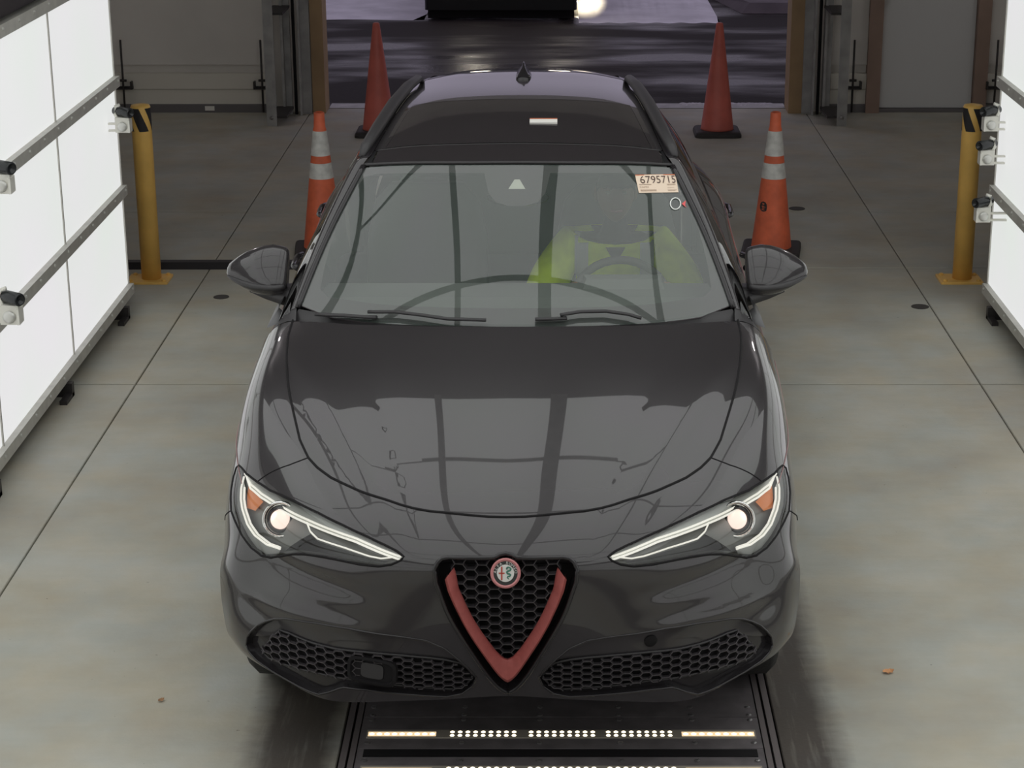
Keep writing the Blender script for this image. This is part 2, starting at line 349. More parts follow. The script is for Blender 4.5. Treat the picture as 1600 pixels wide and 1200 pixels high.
# floor cable strip left
t = MB().loft([[(-2.75, 11.56, 0), (-2.75, 11.60, .035), (-2.75, 11.66, .035), (-2.75, 11.70, 0)], [(-1.0, 11.56, 0), (-1.0, 11.60, .035), (-1.0, 11.66, .035), (-1.0, 11.70, 0)]], True, True).build('cable_strip', M['black_tape'])
tag(t, 'low black cable strip lying across the floor behind the left bollard', 'cable cover')
for x, y, rx, nm in ((-1.93, 10.95, .045, 'left, in front of the left bollard'), (2.04, 10.75, .05, 'right, in front of the right bollard'), (1.62, 13.15, .055, 'right, behind the near striped cone')):
    tag(MB().lathe([(rx, .0005), (rx, .003), (rx*.8, .004)], 16, Matrix.Translation((x, y, 0))).build('floor_plug', M['drain']), 'dark round plug set in the floor on the '+nm, 'plug')

# ---------------------------------------------------------------- outdoors
struct(MB().box(-14, 14, WALL_Y+.2, 60, -.08, -.012).build('ground', M['asphalt']))
struct(wbox('trim_5', -1.96, 1.95, WALL_Y+.12, WALL_Y+.34, -.03, .006, M['steel']))
rng = np.random.default_rng(3)
def snow(name, x0, x1, y0, y1, h, label):
    nx, ny = 60, 16; v = []; f = []
    for j in range(ny+1):
        for i in range(nx+1):
            a = i/nx; b = j/ny; e = min(1, b*6)*min(1, (1-b)*6)*min(1, a*12)*min(1, (1-a)*12)
            v.append((x0+(x1-x0)*a, y0+(y1-y0)*b+.03*math.sin(a*37)*(1-b), -.012+h*e*(.6+.4*rng.random())))
    for j in range(ny):
        for i in range(nx): k = j*(nx+1)+i; f.append((k, k+1, k+nx+2, k+nx+1))
    tag(obj(name, v, f, M['snow'], None, True), label, 'snow')
snow('snow_patch', -9, -1.50, 22.4, 30, .035, 'flat grey snow outside the doorway left of the black vehicle')
snow('snow_patch', .23, 1.80, 22.15, 30, .035, 'flat grey snow outside the doorway right of the black vehicle')
snow('snow_patch', 1.0, 1.92, 16.98, 17.16, .02, 'thin line of snow on the sill right of the far right cone')
k = MB().loft([[(1.86, 24.2, -.01), (2.1, 22.9, -.01), (9, 22.7, -.01), (9, 24.2, -.01)], [(1.95, 24.1, .10), (2.2, 23.0, .10), (9, 22.8, .10), (9, 24.1, .10)]], True, True).build('kerb_island', M['kerb'])
tag(k, 'dark raised kerb island at the right edge of the snow outside', 'kerb')
# dark vehicle outside, only its lowest edge is in view
v = thing('parked_car', 'black vehicle standing outside on the snow, only its low front edge in view', 'car', (-.64, 22.42, 0))
b = MB(); b.rbox(-.84, .84, 0, 4.3, .16, .95, .10); b.build('body', M['suv'], v)
b = MB(); b.loft([[(-.72, .9, .95), (.72, .9, .95), (.72, 4.1, .95), (-.72, 4.1, .95)], [(-.60, 1.5, 1.55), (.60, 1.5, 1.55), (.60, 3.7, 1.55), (-.60, 3.7, 1.55)]], True, True); b.build('cabin', M['roof_glass'], v)
b = MB(); b.rbox(-.85, .85, -.06, .12, .10, .46, .04); b.build('bumper', M['suv'], v)
b = MB(); b.box(-.82, .82, .02, .06, .0, .12); b.build('skirt', M['black'], v)
for x in (-.74, .74):
    for y in (.75, 3.4):
        MB().lathe([(.22, -.10), (.33, -.09), (.34, -.04), (.34, .04), (.33, .09), (.22, .10)], 20, Matrix.Translation((x, y, .33)) @ Matrix.Rotation(math.pi/2, 4, 'Y')).build('wheel', M['rubber'], v, True)
for x in (-.30, .70): MB().ball((x, -.01, .66), .14, .05, .07).build('headlight', M['lit'], v, True)
MB().box(-.3, .3, -.075, -.055, .26, .38).build('number_plate', M['satin_black'], v)
ld = bpy.data.lights.new('yard_beam', 'SPOT'); ld.energy = 30000; ld.color = (1, .86, .6); ld.spot_size = math.radians(1.5); ld.spot_blend = .4; ld.shadow_soft_size = .08
lo = link(bpy.data.objects.new('yard_beam', ld)); lo.location = (.6, 36.0, 2.6); lo.rotation_euler = (Vector((.36, 23.6, 0))-lo.location).to_track_quat('-Z', 'Y').to_euler()

# ---------------------------------------------------------------- light walls of the inspection booth
def rivets(b, pts, nx):
    for p in pts: b.ball(p, .008, .008, .008, 6, 4)
def light_wall(s, label):
    X = 2.42*s; t = thing('light_wall', label, 'light wall', (X, 0, 0))
    Y1 = 10.79; pitch = 1.33; n = 9; zs = [.10, .665, 1.27, 1.86]
    for i in range(n):
        for j in range(3):
            y1 = Y1-.012-i*pitch; y0 = y1-pitch+.012; z0 = zs[j]+.03; z1 = zs[j+1]-.03
            if i == 0: y1 -= .006
            MB().box(min(0, s*.02), max(0, s*.02), y0, y1, z0, z1).build('light_panel', M['panel'], t)
    for i in range(n+1):
        y = Y1-i*pitch
        MB().box(min(-s*.006, s*.03), max(-s*.006, s*.03), y-.011, y+.002, .085, 1.86).build('seam_strip', M['rail'], t)
    for j, z in enumerate(zs):
        r = MB().box(min(-s*.03, s*.03), max(-s*.03, s*.03), Y1-n*pitch, Y1, z-.028, z+.028).build('rail', M['rail'], t)
        q = MB()
        for k in range(44):
            y = Y1-.05-k*.27
            if y < Y1-n*pitch+.05: break
            q.ball((-s*.032, y, z+.008), .007, .009, .009, 6, 4)
        q.build('rivet', M['rivet'], r)['kind'] = 'stuff'
    MB().box(min(s*.03, s*.34), max(s*.03, s*.34), Y1-n*pitch, Y1-.02, .06, 1.84).build('housing', M['dark_steel'], t)
    for k in range(9):
        y = Y1-.28-k*1.33
        MB().box(min(-s*.055, s*.25), max(-s*.055, s*.25), y-.02, y+.02, 0, .07).box(min(-s*.055, -s*.02), max(-s*.055, -s*.02), y-.14, y+.02, 0, .02).build('foot', M['dark_steel'], t)
    MB().box(min(0, s*.3), max(0, s*.3), Y1-n*pitch, Y1-.4, 1.90, 2.3).box(min(-s*.04, s*.1), max(-s*.04, s*.1), Y1-n*pitch, Y1-.4, 1.93, 2.02).build('upper_beam', M['dark_steel'], t)
    # upper row of sheets, above the picture
    for i in range(n):
        if i < 2: continue
        y1 = Y1-.03-i*pitch; MB().box(min(0, s*.02), max(0, s*.02), y1-pitch+.05, y1-(.4 if i == 0 else 0), 2.34, 3.45).build('upper_light_panel', M['ceil_panel'], t)
    return t
light_wall(-1, 'tall wall of glowing white panels in grey rails along the left side')
light_wall(1, 'tall wall of glowing white panels in grey rails along the right side')
# luminous ceiling over the car, seen only as the reflection in bonnet and windscreen
CEIL_Z = 3.75
t = thing('light_ceiling', 'ceiling of glowing white panels over the car, mirrored in hood and windshield', 'light ceiling', (0, 0, CEIL_Z))
xs = [(-3.1, -2.70), (-2.66, -2.11), (-2.06, -.85), (-.785, .03), (.17, 1.29), (1.355, 2.27), (2.325, 2.75), (2.79, 3.1)]
yy = [(1.2, 2.8), (2.86, 4.3), (4.36, 5.9), (5.96, 7.215), (7.26, 8.22), (8.265, 9.05)]
for a, b_ in xs:
    for c, d in yy:
        if (b_ < -1 or a > 1.3) and c > 7: d = 9.05 if c < 8 else None
        if d: MB().box(a, b_, c, d, .0, .03).build('light_panel', M['ceil_panel'], t)
for (a, b_), (c, d) in zip(xs[:-1], xs[1:]): MB().box(b_, c, 1.2, 9.1, -.01, .06).build('beam', M['steel'], t)
for (a, b_), (c, d) in zip(yy[:-1], yy[1:]): MB().box(-1.0 if b_ > 8 else -3.1, 1.32 if b_ > 8 else 3.1, b_, c, -.005, .05).build('cross_beam', M['steel'], t)
MB().box(-3.15, 3.15, 1.15, 9.1, .06, .2).build('housing', M['dark_steel'], t)
for x in (-2.9, 2.9):
    for y in (2.4, 8.9): MB().box(x-.02, x+.02, y-.02, y+.02, .2, CZ-CEIL_Z).build('hanger', M['dark_steel'], t)

# inspection cameras clamped to the light walls
def insp_camera(x, y, z, s, label, proto=[]):
    # s: -1 on the left wall, +1 on the right wall; the arm reaches back to the wall
    t = thing('inspection_camera', label, 'camera', (x, y, z), 0, 'inspection cameras on the light walls')
    MB().box(-.038, .038, -.03, .03, -.045, .035).box(min(-s*.03, -s*.04), max(-s*.03, -s*.04), -.035, .035, -.045, .02).build('mount', M['camera_white'], t)
    MB().lathe([(.010, 0), (.026, .002), (.026, .006), (.014, .010)], 14, Matrix.Translation((0, -.03, -.012)) @ Matrix.Rotation(math.pi/2, 4, 'X')).build('pivot_disc', M['rivet'], t, True)
    MB().box(min(0, s*(2.41-abs(x))), max(0, s*(2.41-abs(x))), -.012, .012, -.043, -.034).box(min(0, s*(2.41-abs(x))), max(0, s*(2.41-abs(x))), -.012, .012, -.006, .003).build('arm', M['camera_white'], t)
    R = Matrix.Translation((-s*.005, -.004, .062)) @ Matrix.Rotation(-s*math.radians(52), 4, 'Z') @ Matrix.Rotation(math.radians(90), 4, 'X')
    MB().lathe([(.014, -.07), (.022, -.068), (.026, -.03), (.027, .055), (.024, .06), (.018, .061), (.016, .05)], 16, R).build('barrel', M['camera_dark'], t, True)
    MB().tube([(s*.028, 0, .02), (s*.042, 0, .05), (s*.036, 0, .092), (s*.012, 0, .10)], .009, 8).build('clamp_hook', M['camera_white'], t, True)
    return t
insp_camera(-2.33, 10.533, 1.085, -1, 'white bracketed camera on the left light wall, beside the bollard top')
insp_camera(-2.26, 7.925, 1.345, -1, 'white bracketed camera at the left picture edge, upper one over the panels')
insp_camera(-2.20, 7.667, .867, -1, 'white bracketed camera at the left picture edge, lower one over the panels')
insp_camera(2.33, 10.598, 1.08, 1, 'white bracketed camera on the right light wall, topmost of three')
insp_camera(2.31, 10.544, .906, 1, 'white bracketed camera on the right light wall, middle of three')
insp_camera(2.28, 10.405, .624, 1, 'white bracketed camera on the right light wall, lowest of three')

# bollards
def bollard(x, y, label):
    t = thing('bollard', label, 'bollard', (x, y, 0), 0, 'yellow bollards')
    MB().lathe([(.057, .012), (.057, 1.03), (.052, 1.042), (.02, 1.048)], 28).build('post', M['yellow'], t, True)
    MB().rbox(-.14, .11, -.10, .10, 0, .014, .008).build('base_plate', M['yellow'], t)
    for a, c in ((-.11, -.07), (.085, -.07), (-.11, .07), (.085, .07)): MB().lathe([(.013, .012), (.013, .022), (.006, .026)], 8, Matrix.Translation((a, c, 0))).build('bolt', M['yellow'], t)
    # black slanting tape patches round the top
    for k in range(4):
        R = []
        for i in range(7):
            z = .895+.133*i/6; a0 = math.radians(k*90+(18 if x > 0 else 62))-7.0*(z-.96)
            R.append([(.0585*math.cos(a0+math.radians(56)*q/6), .0585*math.sin(a0+math.radians(56)*q/6), z) for q in range(7)])
        MB().loft(R, False).build('tape', M['black_tape'], t, True)
    return t
bollard(-2.40, 11.32, 'yellow bollard with black chevron tape beside the left light wall')
bollard(2.385, 11.32, 'yellow bollard with black chevron tape beside the right light wall')

# traffic cones
def cone_striped(x, y, rz, label):
    t = thing('traffic_cone', label, 'traffic cone', (x, y, 0), rz, 'orange cones with two white bands')
    r = lambda z: .125+(.030-.125)*(z-.04)/(.86-.04)
    MB().lathe([(r(.04), .035)]+[(r(z), z) for z in (.3, .5, .68, .78)]+[(.036, .785), (.033, .84), (.032, .875), (.024, .88), (.022, .80)], 28, caps=False).build('body', M['cone'], t, True)
    MB().rbox(-.18, .18, -.18, .18, 0, .04, .03).build('base', M['cone_base'], t)
    for z0, z1 in ((.475, .57), (.615, .765)):
        MB().lathe([(r(z0)+.002, z0), (r(z1)+.002, z1)], 28, caps=False).build('band', M['cone_white'], t, True)
    return t
cone_striped(-1.455, 11.98, .1, 'orange cone with two white bands on the left, by the car mirror')
rc = cone_striped(1.325, 11.98, -.15, 'orange cone with two white bands on the right, by the car mirror')
tv, tf = text_mesh('e', .115, .004); pv = []
for x, y, _ in tv:
    z = .315+y; rr = .125+(.030-.125)*(z-.04)/.82+.002; a = math.radians(-90-44)+.15+x/rr; pv.append((rr*math.cos(a), rr*math.sin(a), z))
obj('stencil_letter', pv, tf, M['cone_base'], rc)
def cone_plain(x, y, label):
    t = thing('traffic_cone', label, 'traffic cone', (x, y, 0), 0, 'plain red cones in the doorway')
    MB().lathe([(.135, .035), (.13, .06), (.030, .86), (.026, .885), (.016, .89)], 28).build('body', M['cone_far'], t, True)
    MB().rbox(-.185, .185, -.185, .185, 0, .045, .05).build('base', M['cone_base'], t)
cone_plain(-1.435, 15.75, 'plain red cone standing left of the car roof in the doorway')
cone_plain(1.275, 15.75, 'plain red cone standing right of the car roof in the doorway')

# undercarriage scanner set in the floor
t = thing('floor_scanner', 'black undercarriage scanner plate with glowing LED bars in the floor under the car', 'scanner', (0, 0, 0))
MB().box(PX0-.018, PX1+.018, 4.9, PY1, -.05, -.012).build('pan', M['black'], t)
for a, b_ in ((PX0-.016, PX0+.004), (PX0+.012, PX0+.03), (PX1-.004, PX1+.016), (PX1-.03, PX1-.012)): MB().box(a, b_, 4.9, PY1, -.03, .004).build('side_rail', M['plate_edge'], t)
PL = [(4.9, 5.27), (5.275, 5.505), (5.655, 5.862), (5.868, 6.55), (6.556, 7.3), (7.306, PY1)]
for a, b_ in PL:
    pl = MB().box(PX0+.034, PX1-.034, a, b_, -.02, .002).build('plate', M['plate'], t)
for y in (5.555, 5.545):
    pass
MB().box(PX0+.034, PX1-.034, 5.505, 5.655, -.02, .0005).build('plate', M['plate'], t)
MB().box(PX0+.055, PX1-.055, 5.60, 5.648, -.002, .0025).build('slot_cover', M['black'], t)
bolts = []
for y in (5.935, 5.88, 5.845, 5.69, 5.575): bolts += [(x, y) for x in (PX0+.062, -.31, -.06, .20, .44, PX1-.06)]
for x, y in bolts: MB().lathe([(.009, .002), (.009, .004), (.004, .006)], 8, Matrix.Translation((x, y, 0))).build('bolt', M['bolt'], t)
for yb in (5.745, 5.51):
    bar = MB().box(PX0+.055, PX1-.05, yb-.025, yb+.025, .001, .006).build('led_bar', M['led_bed'], t)
    segs = [(PX0+.06, -.395, 9), (-.355, -.13, 9), (-.10, .125, 9), (.15, .375, 9), (.40, PX1-.055, 9)]
    for si, (a, b_, n) in enumerate(segs):
        end = si in (0, 4)
        if end: MB().box(a, b_, yb-.018, yb+.012, .0055, .0062).build('diffuser', M['led_far'], bar)
        for k in range(n):
            x = a+(b_-a)*(k+.5)/n
            for dy in ((-.0125, .0105) if not end else (-.003,)):
                MB().lathe([(.0076 if not end else .0095, .006), (.0058, .0078), (.002, .0082)], 10, Matrix.Translation((x, yb+dy, 0))).build('led', M['led'], bar)
# dry leaves
def leaf(x, y, L, m, label, rz):
    v = []; f = []; n = 8
    for i in range(n+1):
        a = i/n; wd = .32*L*math.sin(math.pi*min(1, a*1.02+.01))**.7*(1+.25*math.sin(a*19)); z = .004+.25*L*(a-.5)**2
        v += [(-L/2+L*a, -wd, z+.10*L*math.sin(a*9)**2), (-L/2+L*a, 0, z), (-L/2+L*a, wd, z+.12*L)]
    for i in range(n):
        for j in (0, 1): k = i*3+j; f.append((k, k+1, k+4, k+3))
    o = obj('dry_leaf', v, f, m); o.location = (x, y, .001); o.rotation_euler = (0, 0, rz); tag(o, label, 'leaf', 'dry leaves on the floor')
leaf(1.14, 6.19, .042, M['leaf'], 'small curled orange leaf on the concrete right of the car', .3)
leaf(-1.33, 5.98, .026, M['leaf_dark'], 'tiny brown leaf on the concrete left of the car', .9)

# ================================================================ the car
def nspl(n, t):
    # weights of a natural cubic spline through n evenly spaced knots at parameters t
    t = np.atleast_1d(np.asarray(t, float)); A = np.eye(n); R = np.zeros((n, n))
    for i in range(1, n-1):
        A[i, i-1:i+2] = (1, 4, 1); R[i, i-1] += 6; R[i, i] -= 12; R[i, i+1] += 6
    M = np.linalg.solve(A, R)
    k = np.clip(np.floor(t).astype(int), 0, n-2); s = t-k; q = 1-s
    E = np.eye(n)
    return q[:, None]*E[k]+s[:, None]*E[k+1]+((q**3-q)/6)[:, None]*M[k]+((s**3-s)/6)[:, None]*M[k+1]

class Surf:
    # smooth surface through a grid of points given for one half of the car (x >= 0), mirrored at x = 0
    def __init__(s, rows, bumps=None):
        h = np.array(rows, float); m = h[:, :0:-1].copy(); m[:, :, 0] *= -1
        s.P = np.concatenate([m, h], 1); s.nu, s.nv = s.P.shape[:2]; s.off = (s.nv-1)//2; s.bumps = bumps
    def __call__(s, u, v):
        u = np.atleast_1d(np.asarray(u, float)); v = np.atleast_1d(np.asarray(v, float))
        p = np.einsum('kn,nmd,km->kd', nspl(s.nu, u), s.P, nspl(s.nv, v+s.off))
        if s.bumps: p = p+s.bumps(p)
        return p
    def nrm(s, u, v, e=1e-3):
        a = s(np.asarray(u)+e, v)-s(np.asarray(u)-e, v); b = s(u, np.asarray(v)+e)-s(u, np.asarray(v)-e)
        n = np.cross(a, b); n /= np.linalg.norm(n, axis=1)[:, None]+1e-12
        return n*s.sgn if hasattr(s, 'sgn') else n

def hood_bumps(p):
    # two creases on each half of the bonnet, running from the shield out to the windscreen corners
    x = np.abs(p[:, 0]); y = p[:, 1]; z = p[:, 2]; d = np.zeros_like(p)
    S = lambda a: (lambda q: q*q*(3-2*q))(np.clip(a+.5, 0, 1))
    w = S((z-.80)/.10); r = 1-.5*S((y-1.15)/.4)
    e1 = .22+.264*y; q = np.clip((e1+.17-x)/.17, 0, 1); q = np.where(q < .93, q*q, .8649+.1351*S((q-.93)/.07-.5))
    d[:, 2] += w*r*(.009*S((.285+.42*y-x)/.09)-.009*q)
    # hollow under the headlight and the brow above the lower intake
    A = S((x-.43)/.20)*(1-S((x-.72)/.16)); d[:, 1] += .013*A*np.exp(-((z-.645-.06*(x-.32))/.030)**2)
    A2 = S((x-.40)/.22)*(1-S((x-.80)/.12)); d[:, 1] -= .009*A2*np.exp(-((z-.535)/.028)**2)
    return d

BODY = Surf([
 [(0,1.30,1.125),(.25,1.315,1.122),(.50,1.37,1.11),(.66,1.43,1.098),(.785,1.50,1.08),(.86,1.52,1.052),(.92,1.52,.968),(.947,1.52,.80),(.93,1.50,.45)],
 [(0,.98,1.065),(.24,.99,1.063),(.47,1.02,1.053),(.62,1.06,1.04),(.77,1.10,1.03),(.845,1.12,1.016),(.90,1.12,.957),(.94,1.12,.80),(.93,1.25,.52)],
 [(0,.65,.995),(.22,.66,.993),(.44,.69,.982),(.59,.72,.97),(.72,.78,.962),(.80,.82,.950),(.865,.84,.907),(.925,.86,.785),(.945,.95,.66)],
 [(0,.36,.925),(.20,.37,.922),(.40,.40,.912),(.54,.44,.90),(.67,.51,.885),(.755,.57,.868),(.83,.61,.835),(.90,.64,.755),(.933,.70,.64)],
 [(0,.165,.867),(.18,.175,.864),(.36,.205,.853),(.50,.25,.84),(.63,.33,.822),(.72,.40,.80),(.80,.46,.76),(.875,.52,.69),(.92,.59,.60)],
 [(0,.045,.812),(.16,.06,.808),(.32,.095,.80),(.46,.15,.785),(.60,.24,.762),(.70,.32,.735),(.785,.40,.69),(.868,.46,.635),(.925,.54,.56)],
 [(0,.02,.74),(.16,.03,.738),(.32,.065,.732),(.46,.125,.72),(.60,.215,.70),(.70,.30,.67),(.785,.37,.63),(.87,.435,.585),(.925,.515,.52)],
 [(0,.045,.60),(.17,.05,.60),(.33,.08,.595),(.48,.13,.585),(.62,.21,.57),(.72,.29,.55),(.80,.36,.525),(.874,.425,.50),(.922,.50,.46)],
 [(0,.085,.47),(.17,.085,.47),(.34,.10,.465),(.50,.14,.455),(.64,.21,.445),(.73,.275,.435),(.805,.34,.425),(.872,.41,.415),(.915,.49,.40)],
 [(0,.13,.36),(.18,.125,.36),(.36,.125,.355),(.52,.15,.35),(.65,.21,.35),(.735,.27,.35),(.80,.33,.35),(.86,.40,.35),(.905,.48,.35)],
 [(0,.165,.285),(.18,.155,.28),(.36,.15,.275),(.53,.165,.268),(.64,.22,.28),(.72,.275,.30),(.785,.33,.31),(.845,.40,.315),(.885,.48,.315)],
], hood_bumps); BODY.sgn = 1
SCREEN = Surf([
 [(0,1.345,1.118),(.26,1.365,1.115),(.53,1.435,1.109),(.788,1.555,1.115)],
 [(0,1.688,1.338),(.24,1.703,1.333),(.485,1.76,1.322),(.704,1.865,1.310)],
 [(0,2.04,1.54),(.21,2.05,1.537),(.42,2.09,1.528),(.592,2.15,1.508)],
]); SCREEN.sgn = -1

BUV = {'shut': [(3.9319,-0.017),(3.9247,0.3019),(3.8853,0.615),(3.7864,1.2471),(3.6516,1.686),(3.4685,2.1015),(3.2171,2.6435),(3.0382,3.0808),(2.85,3.3752),(2.6668,3.5705),(2.3353,3.7424),(1.897,3.8249),(1.4761,3.8978),(1.0111,3.9602),(0.5825,4.0567),(0.2749,4.1366),(-0.0394,4.125)],
 'seam': [(2.6639,3.5651),(2.7633,3.8622),(2.854,4.1642),(2.9453,4.5897),(3.0453,5.0612),(3.1292,5.4082),(3.1995,5.684)],
 'seam2': [(3.4105,7.0256),(3.2392,7.3697),(2.9401,7.847)],
 'hl_up': [(5.2962,1.8896),(5.0652,2.0263),(4.8426,2.2271),(4.5443,2.5613),(4.2206,3.0356),(3.9357,3.5495),(3.6773,4.1885),(3.4424,5.1583),(3.1995,5.684)],
 'hl_top': [(3.1995,5.684),(3.0703,5.9051),(2.8953,6.1486),(2.7,6.3166),(2.5238,6.4771),(2.471,6.6405),(2.6119,6.8036),(2.9084,6.9486),(3.2027,7.0014),(3.4105,7.0256)],
 'hl_low': [(3.4105,7.0256),(3.8108,6.8669),(4.4236,6.5871),(5.1202,6.2163),(5.6151,5.8277),(5.8068,5.4131),(5.7816,4.9577),(5.6636,4.538),(5.6081,4.1429),(5.6224,3.6683),(5.6862,3.2518),(5.752,2.8357),(5.7559,2.4116),(5.6433,2.1442),(5.4645,1.9669),(5.2962,1.8896)],
 'gr_top': [(5.0327,-0.0012),(5.0824,0.1177),(5.1986,0.2143),(5.2169,0.4758),(5.2175,0.8054),(5.2217,1.0613),(5.2853,1.1788),(5.4549,1.2619),(5.739,1.3135)],
 'gr_side': [(5.739,1.3135),(6.1404,1.2683),(6.756,1.0668),(7.3325,0.8519),(7.9123,0.6543),(8.3259,0.5098),(8.5374,0.4356)],
 'gr_bot': [(8.5374,0.4356),(8.9899,0.2912),(9.4303,0.1563),(9.6716,0.0575),(9.7556,-0.0404)],
 'in_up': [(8.7508,6.3685),(8.3238,6.2301),(8.0429,5.993),(7.7905,5.6983),(7.6174,5.3361),(7.4887,4.9393),(7.4106,4.4633),(7.359,3.5948),(7.3802,2.9208),(7.4916,2.2842),(7.5598,1.7999),(7.6319,1.4255),(7.8551,1.1051),(8.2338,0.8477),(8.6332,0.6296),(8.898,0.532)],
 'in_low': [(8.898,0.532),(9.3281,0.5876),(9.7352,0.7704),(9.8698,1.0428),(9.6919,1.5772),(9.3769,2.4035),(9.3068,2.8386),(9.3861,2.9397),(9.5906,3.1252),(9.8462,3.4068),(9.8709,3.7505),(9.8792,4.1737),(9.8465,5.2034),(9.5365,5.9622),(9.1141,6.2754),(8.7508,6.3685)],
 'mesh': [(8.9528,0.5843),(8.6322,0.6844),(8.4376,0.8261),(8.32,1.0857),(8.2519,1.365),(8.1544,1.9338),(8.0869,2.5342),(8.0573,3.1683),(8.0155,3.5122),(7.9707,3.8187),(7.843,4.4074),(7.8128,4.7785),(8.014,5.0326),(8.3102,5.2998),(8.731,5.6485),(9.0141,5.3112),(9.0215,4.568),(8.9718,3.419),(9.0653,2.4178),(9.3881,1.5694),(9.6046,0.8985),(9.3862,0.6945)],
 'mesh_low': [],
 'drl_a': [(5.2496,1.9892),(4.8368,2.5009),(4.5687,2.8538),(4.362,3.3639),(4.133,3.9281),(3.976,4.3892),(3.7614,4.9727),(3.4297,5.6604),(3.1244,6.0849),(2.7567,6.3554)],
 'drl_b': [(2.8143,6.3946),(3.0202,6.5542),(3.2886,6.6172),(3.5731,6.5988),(4.0853,6.4501),(4.5857,6.1732),(5.1126,5.7115),(5.4507,5.1625)],
 'drl_c': [(4.2167,3.9865),(4.5163,3.958),(4.7661,3.816),(5.0168,3.2308),(5.3345,2.7054),(5.4082,2.4246),(5.2884,2.148)],
 'bezel': [(4.6067,3.9787),(4.8696,3.8342),(5.1372,3.2446),(5.4536,2.7068),(5.5177,2.3954),(5.4567,2.15),(5.6198,2.3499),(5.6637,2.6291),(5.5952,2.9839),(5.4891,3.3933),(5.4432,3.8182),(5.4335,4.2365),(5.5147,4.652),(5.6233,5.0126),(5.2901,4.7604),(4.9293,4.3948)],
 'amber': [(2.9407,6.3287),(3.2231,6.4773),(3.5237,6.5544),(3.7372,6.1767),(3.5739,5.7529),(3.2377,6.1109)],
 'lens': [(4.178,5.0839)],
 'dot': [(7.7757,2.618)],
 'vout': [(6.0581,1.1138),(6.3583,1.0473),(6.9609,0.8087),(7.7473,0.5416),(8.3959,0.3067),(8.8763,0.1412),(9.0852,0.0516),(9.1498,-0.0355)],
 'vin': [(5.687,0.9818),(6.3502,0.8652),(6.8939,0.6538),(7.5103,0.4278),(8.0401,0.2241),(8.3047,0.0959),(8.3733,0.0388),(8.3965,-0.0286)],
 'emb': [(5.8123,-0.0062)],
 'tri': [],
 'drl_a2': [(5.4144,2.0056),(4.9952,2.5466),(4.7101,2.9073),(4.4937,3.4135),(4.2544,3.9787),(4.091,4.4464),(3.8656,5.0302),(3.5166,5.7107),(3.201,6.1301),(2.8938,6.2622)],
 'drl_b2': [(3.0868,6.3873),(3.3507,6.4492),(3.6279,6.432),(4.1269,6.2895),(4.6087,6.02),(5.1121,5.5549),(5.3506,5.1581)],
 'band_a': [(5.2962,1.8896),(5.0652,2.0263),(4.8426,2.2271),(4.5443,2.5613),(4.2206,3.0356),(3.9357,3.5495),(3.6773,4.1885),(3.4424,5.1583),(3.1995,5.684),(2.8953,6.1486),(2.6994,6.3464),(2.8938,6.2622),(3.201,6.1301),(3.5166,5.7107),(3.8656,5.0302),(4.091,4.4464),(4.2544,3.9787),(4.4937,3.4135),(4.7101,2.9073),(4.9952,2.5466),(5.4144,2.0056)],
 'band_b': [(2.5198,6.6451),(2.673,6.7711),(2.9485,6.8921),(3.2808,6.9384),(3.7932,6.8259),(4.4248,6.5302),(5.106,6.1663),(5.5677,5.7788),(5.702,5.2656),(5.3506,5.1581),(5.1121,5.5549),(4.6087,6.02),(4.1269,6.2895),(3.6279,6.432),(3.3507,6.4492),(3.0868,6.3873)],
 'sens': [(8.2154,2.8282),(8.2962,1.9404),(9.0384,1.8673),(8.8963,2.743)]}
WUV = {'base': [(0.0267,-0.1192),(0.0255,0.4042),(0.0208,0.8344),(0.0029,1.6718),(-0.0178,2.1848),(-0.0263,2.543),(0.0046,2.8131),(0.0486,2.9527)],
 'side': [(0.0486,2.9527),(0.4543,2.9623),(1.026,2.9685),(1.577,2.9675),(1.9078,2.9753),(1.9921,2.9209)],
 'top': [(1.9921,2.9209),(1.9953,2.2326),(2.0075,1.0499),(2.0088,-0.005)],
 'clear': [(0.1999,-0.1252),(0.2032,0.8463),(0.2117,1.7047),(0.2248,2.2443),(0.2283,2.6248),(0.3084,2.771),(0.555,2.8285),(1.1635,2.9285),(1.5771,2.9404),(1.8577,2.8623),(1.8985,2.5992),(1.9053,1.252),(1.9038,0.5875),(1.6226,0.4796),(1.5014,0.3464),(1.4493,0.1353),(1.4494,-0.1794)],
 'sensor': [(1.8042,-0.0218),(1.8042,0.0453),(1.673,0.1458),(1.6728,-0.0178)],
 'sticker': [(1.8537,2.062),(1.8787,2.9522),(1.6146,2.8304),(1.6071,2.0342)],
 'ring': [(1.45,2.7637),(1.4192,2.7372),(1.3936,2.7),(1.377,2.6578),(1.3717,2.6167),(1.3786,2.5824),(1.3964,2.5597),(1.4226,2.5521),(1.4531,2.561),(1.4836,2.5857),(1.5095,2.6227),(1.5267,2.6667),(1.5325,2.7103),(1.526,2.7466),(1.5079,2.7693),(1.4812,2.7752),(1.45,2.7637)],
 'tick': [(1.4496,2.7894),(1.4939,2.8966),(1.4213,2.8363),(1.3935,2.8573),(1.4126,2.8179)],
 'wip1': [(-0.0465,-2.6748),(-0.0049,-2.2714),(0.0151,-1.8319)],
 'wip1b': [(0.0518,-1.9452),(0.0744,-1.5857),(0.0494,-1.242),(0.0125,-0.8978),(0.0041,-0.3796)],
 'wip2': [(0.0333,0.2825),(0.0384,0.5778),(0.0443,0.7074)],
 'wip2b': [(0.0597,0.6219),(0.0929,0.8819),(0.094,1.2214),(0.0479,1.5101),(-0.0045,1.6706)]}
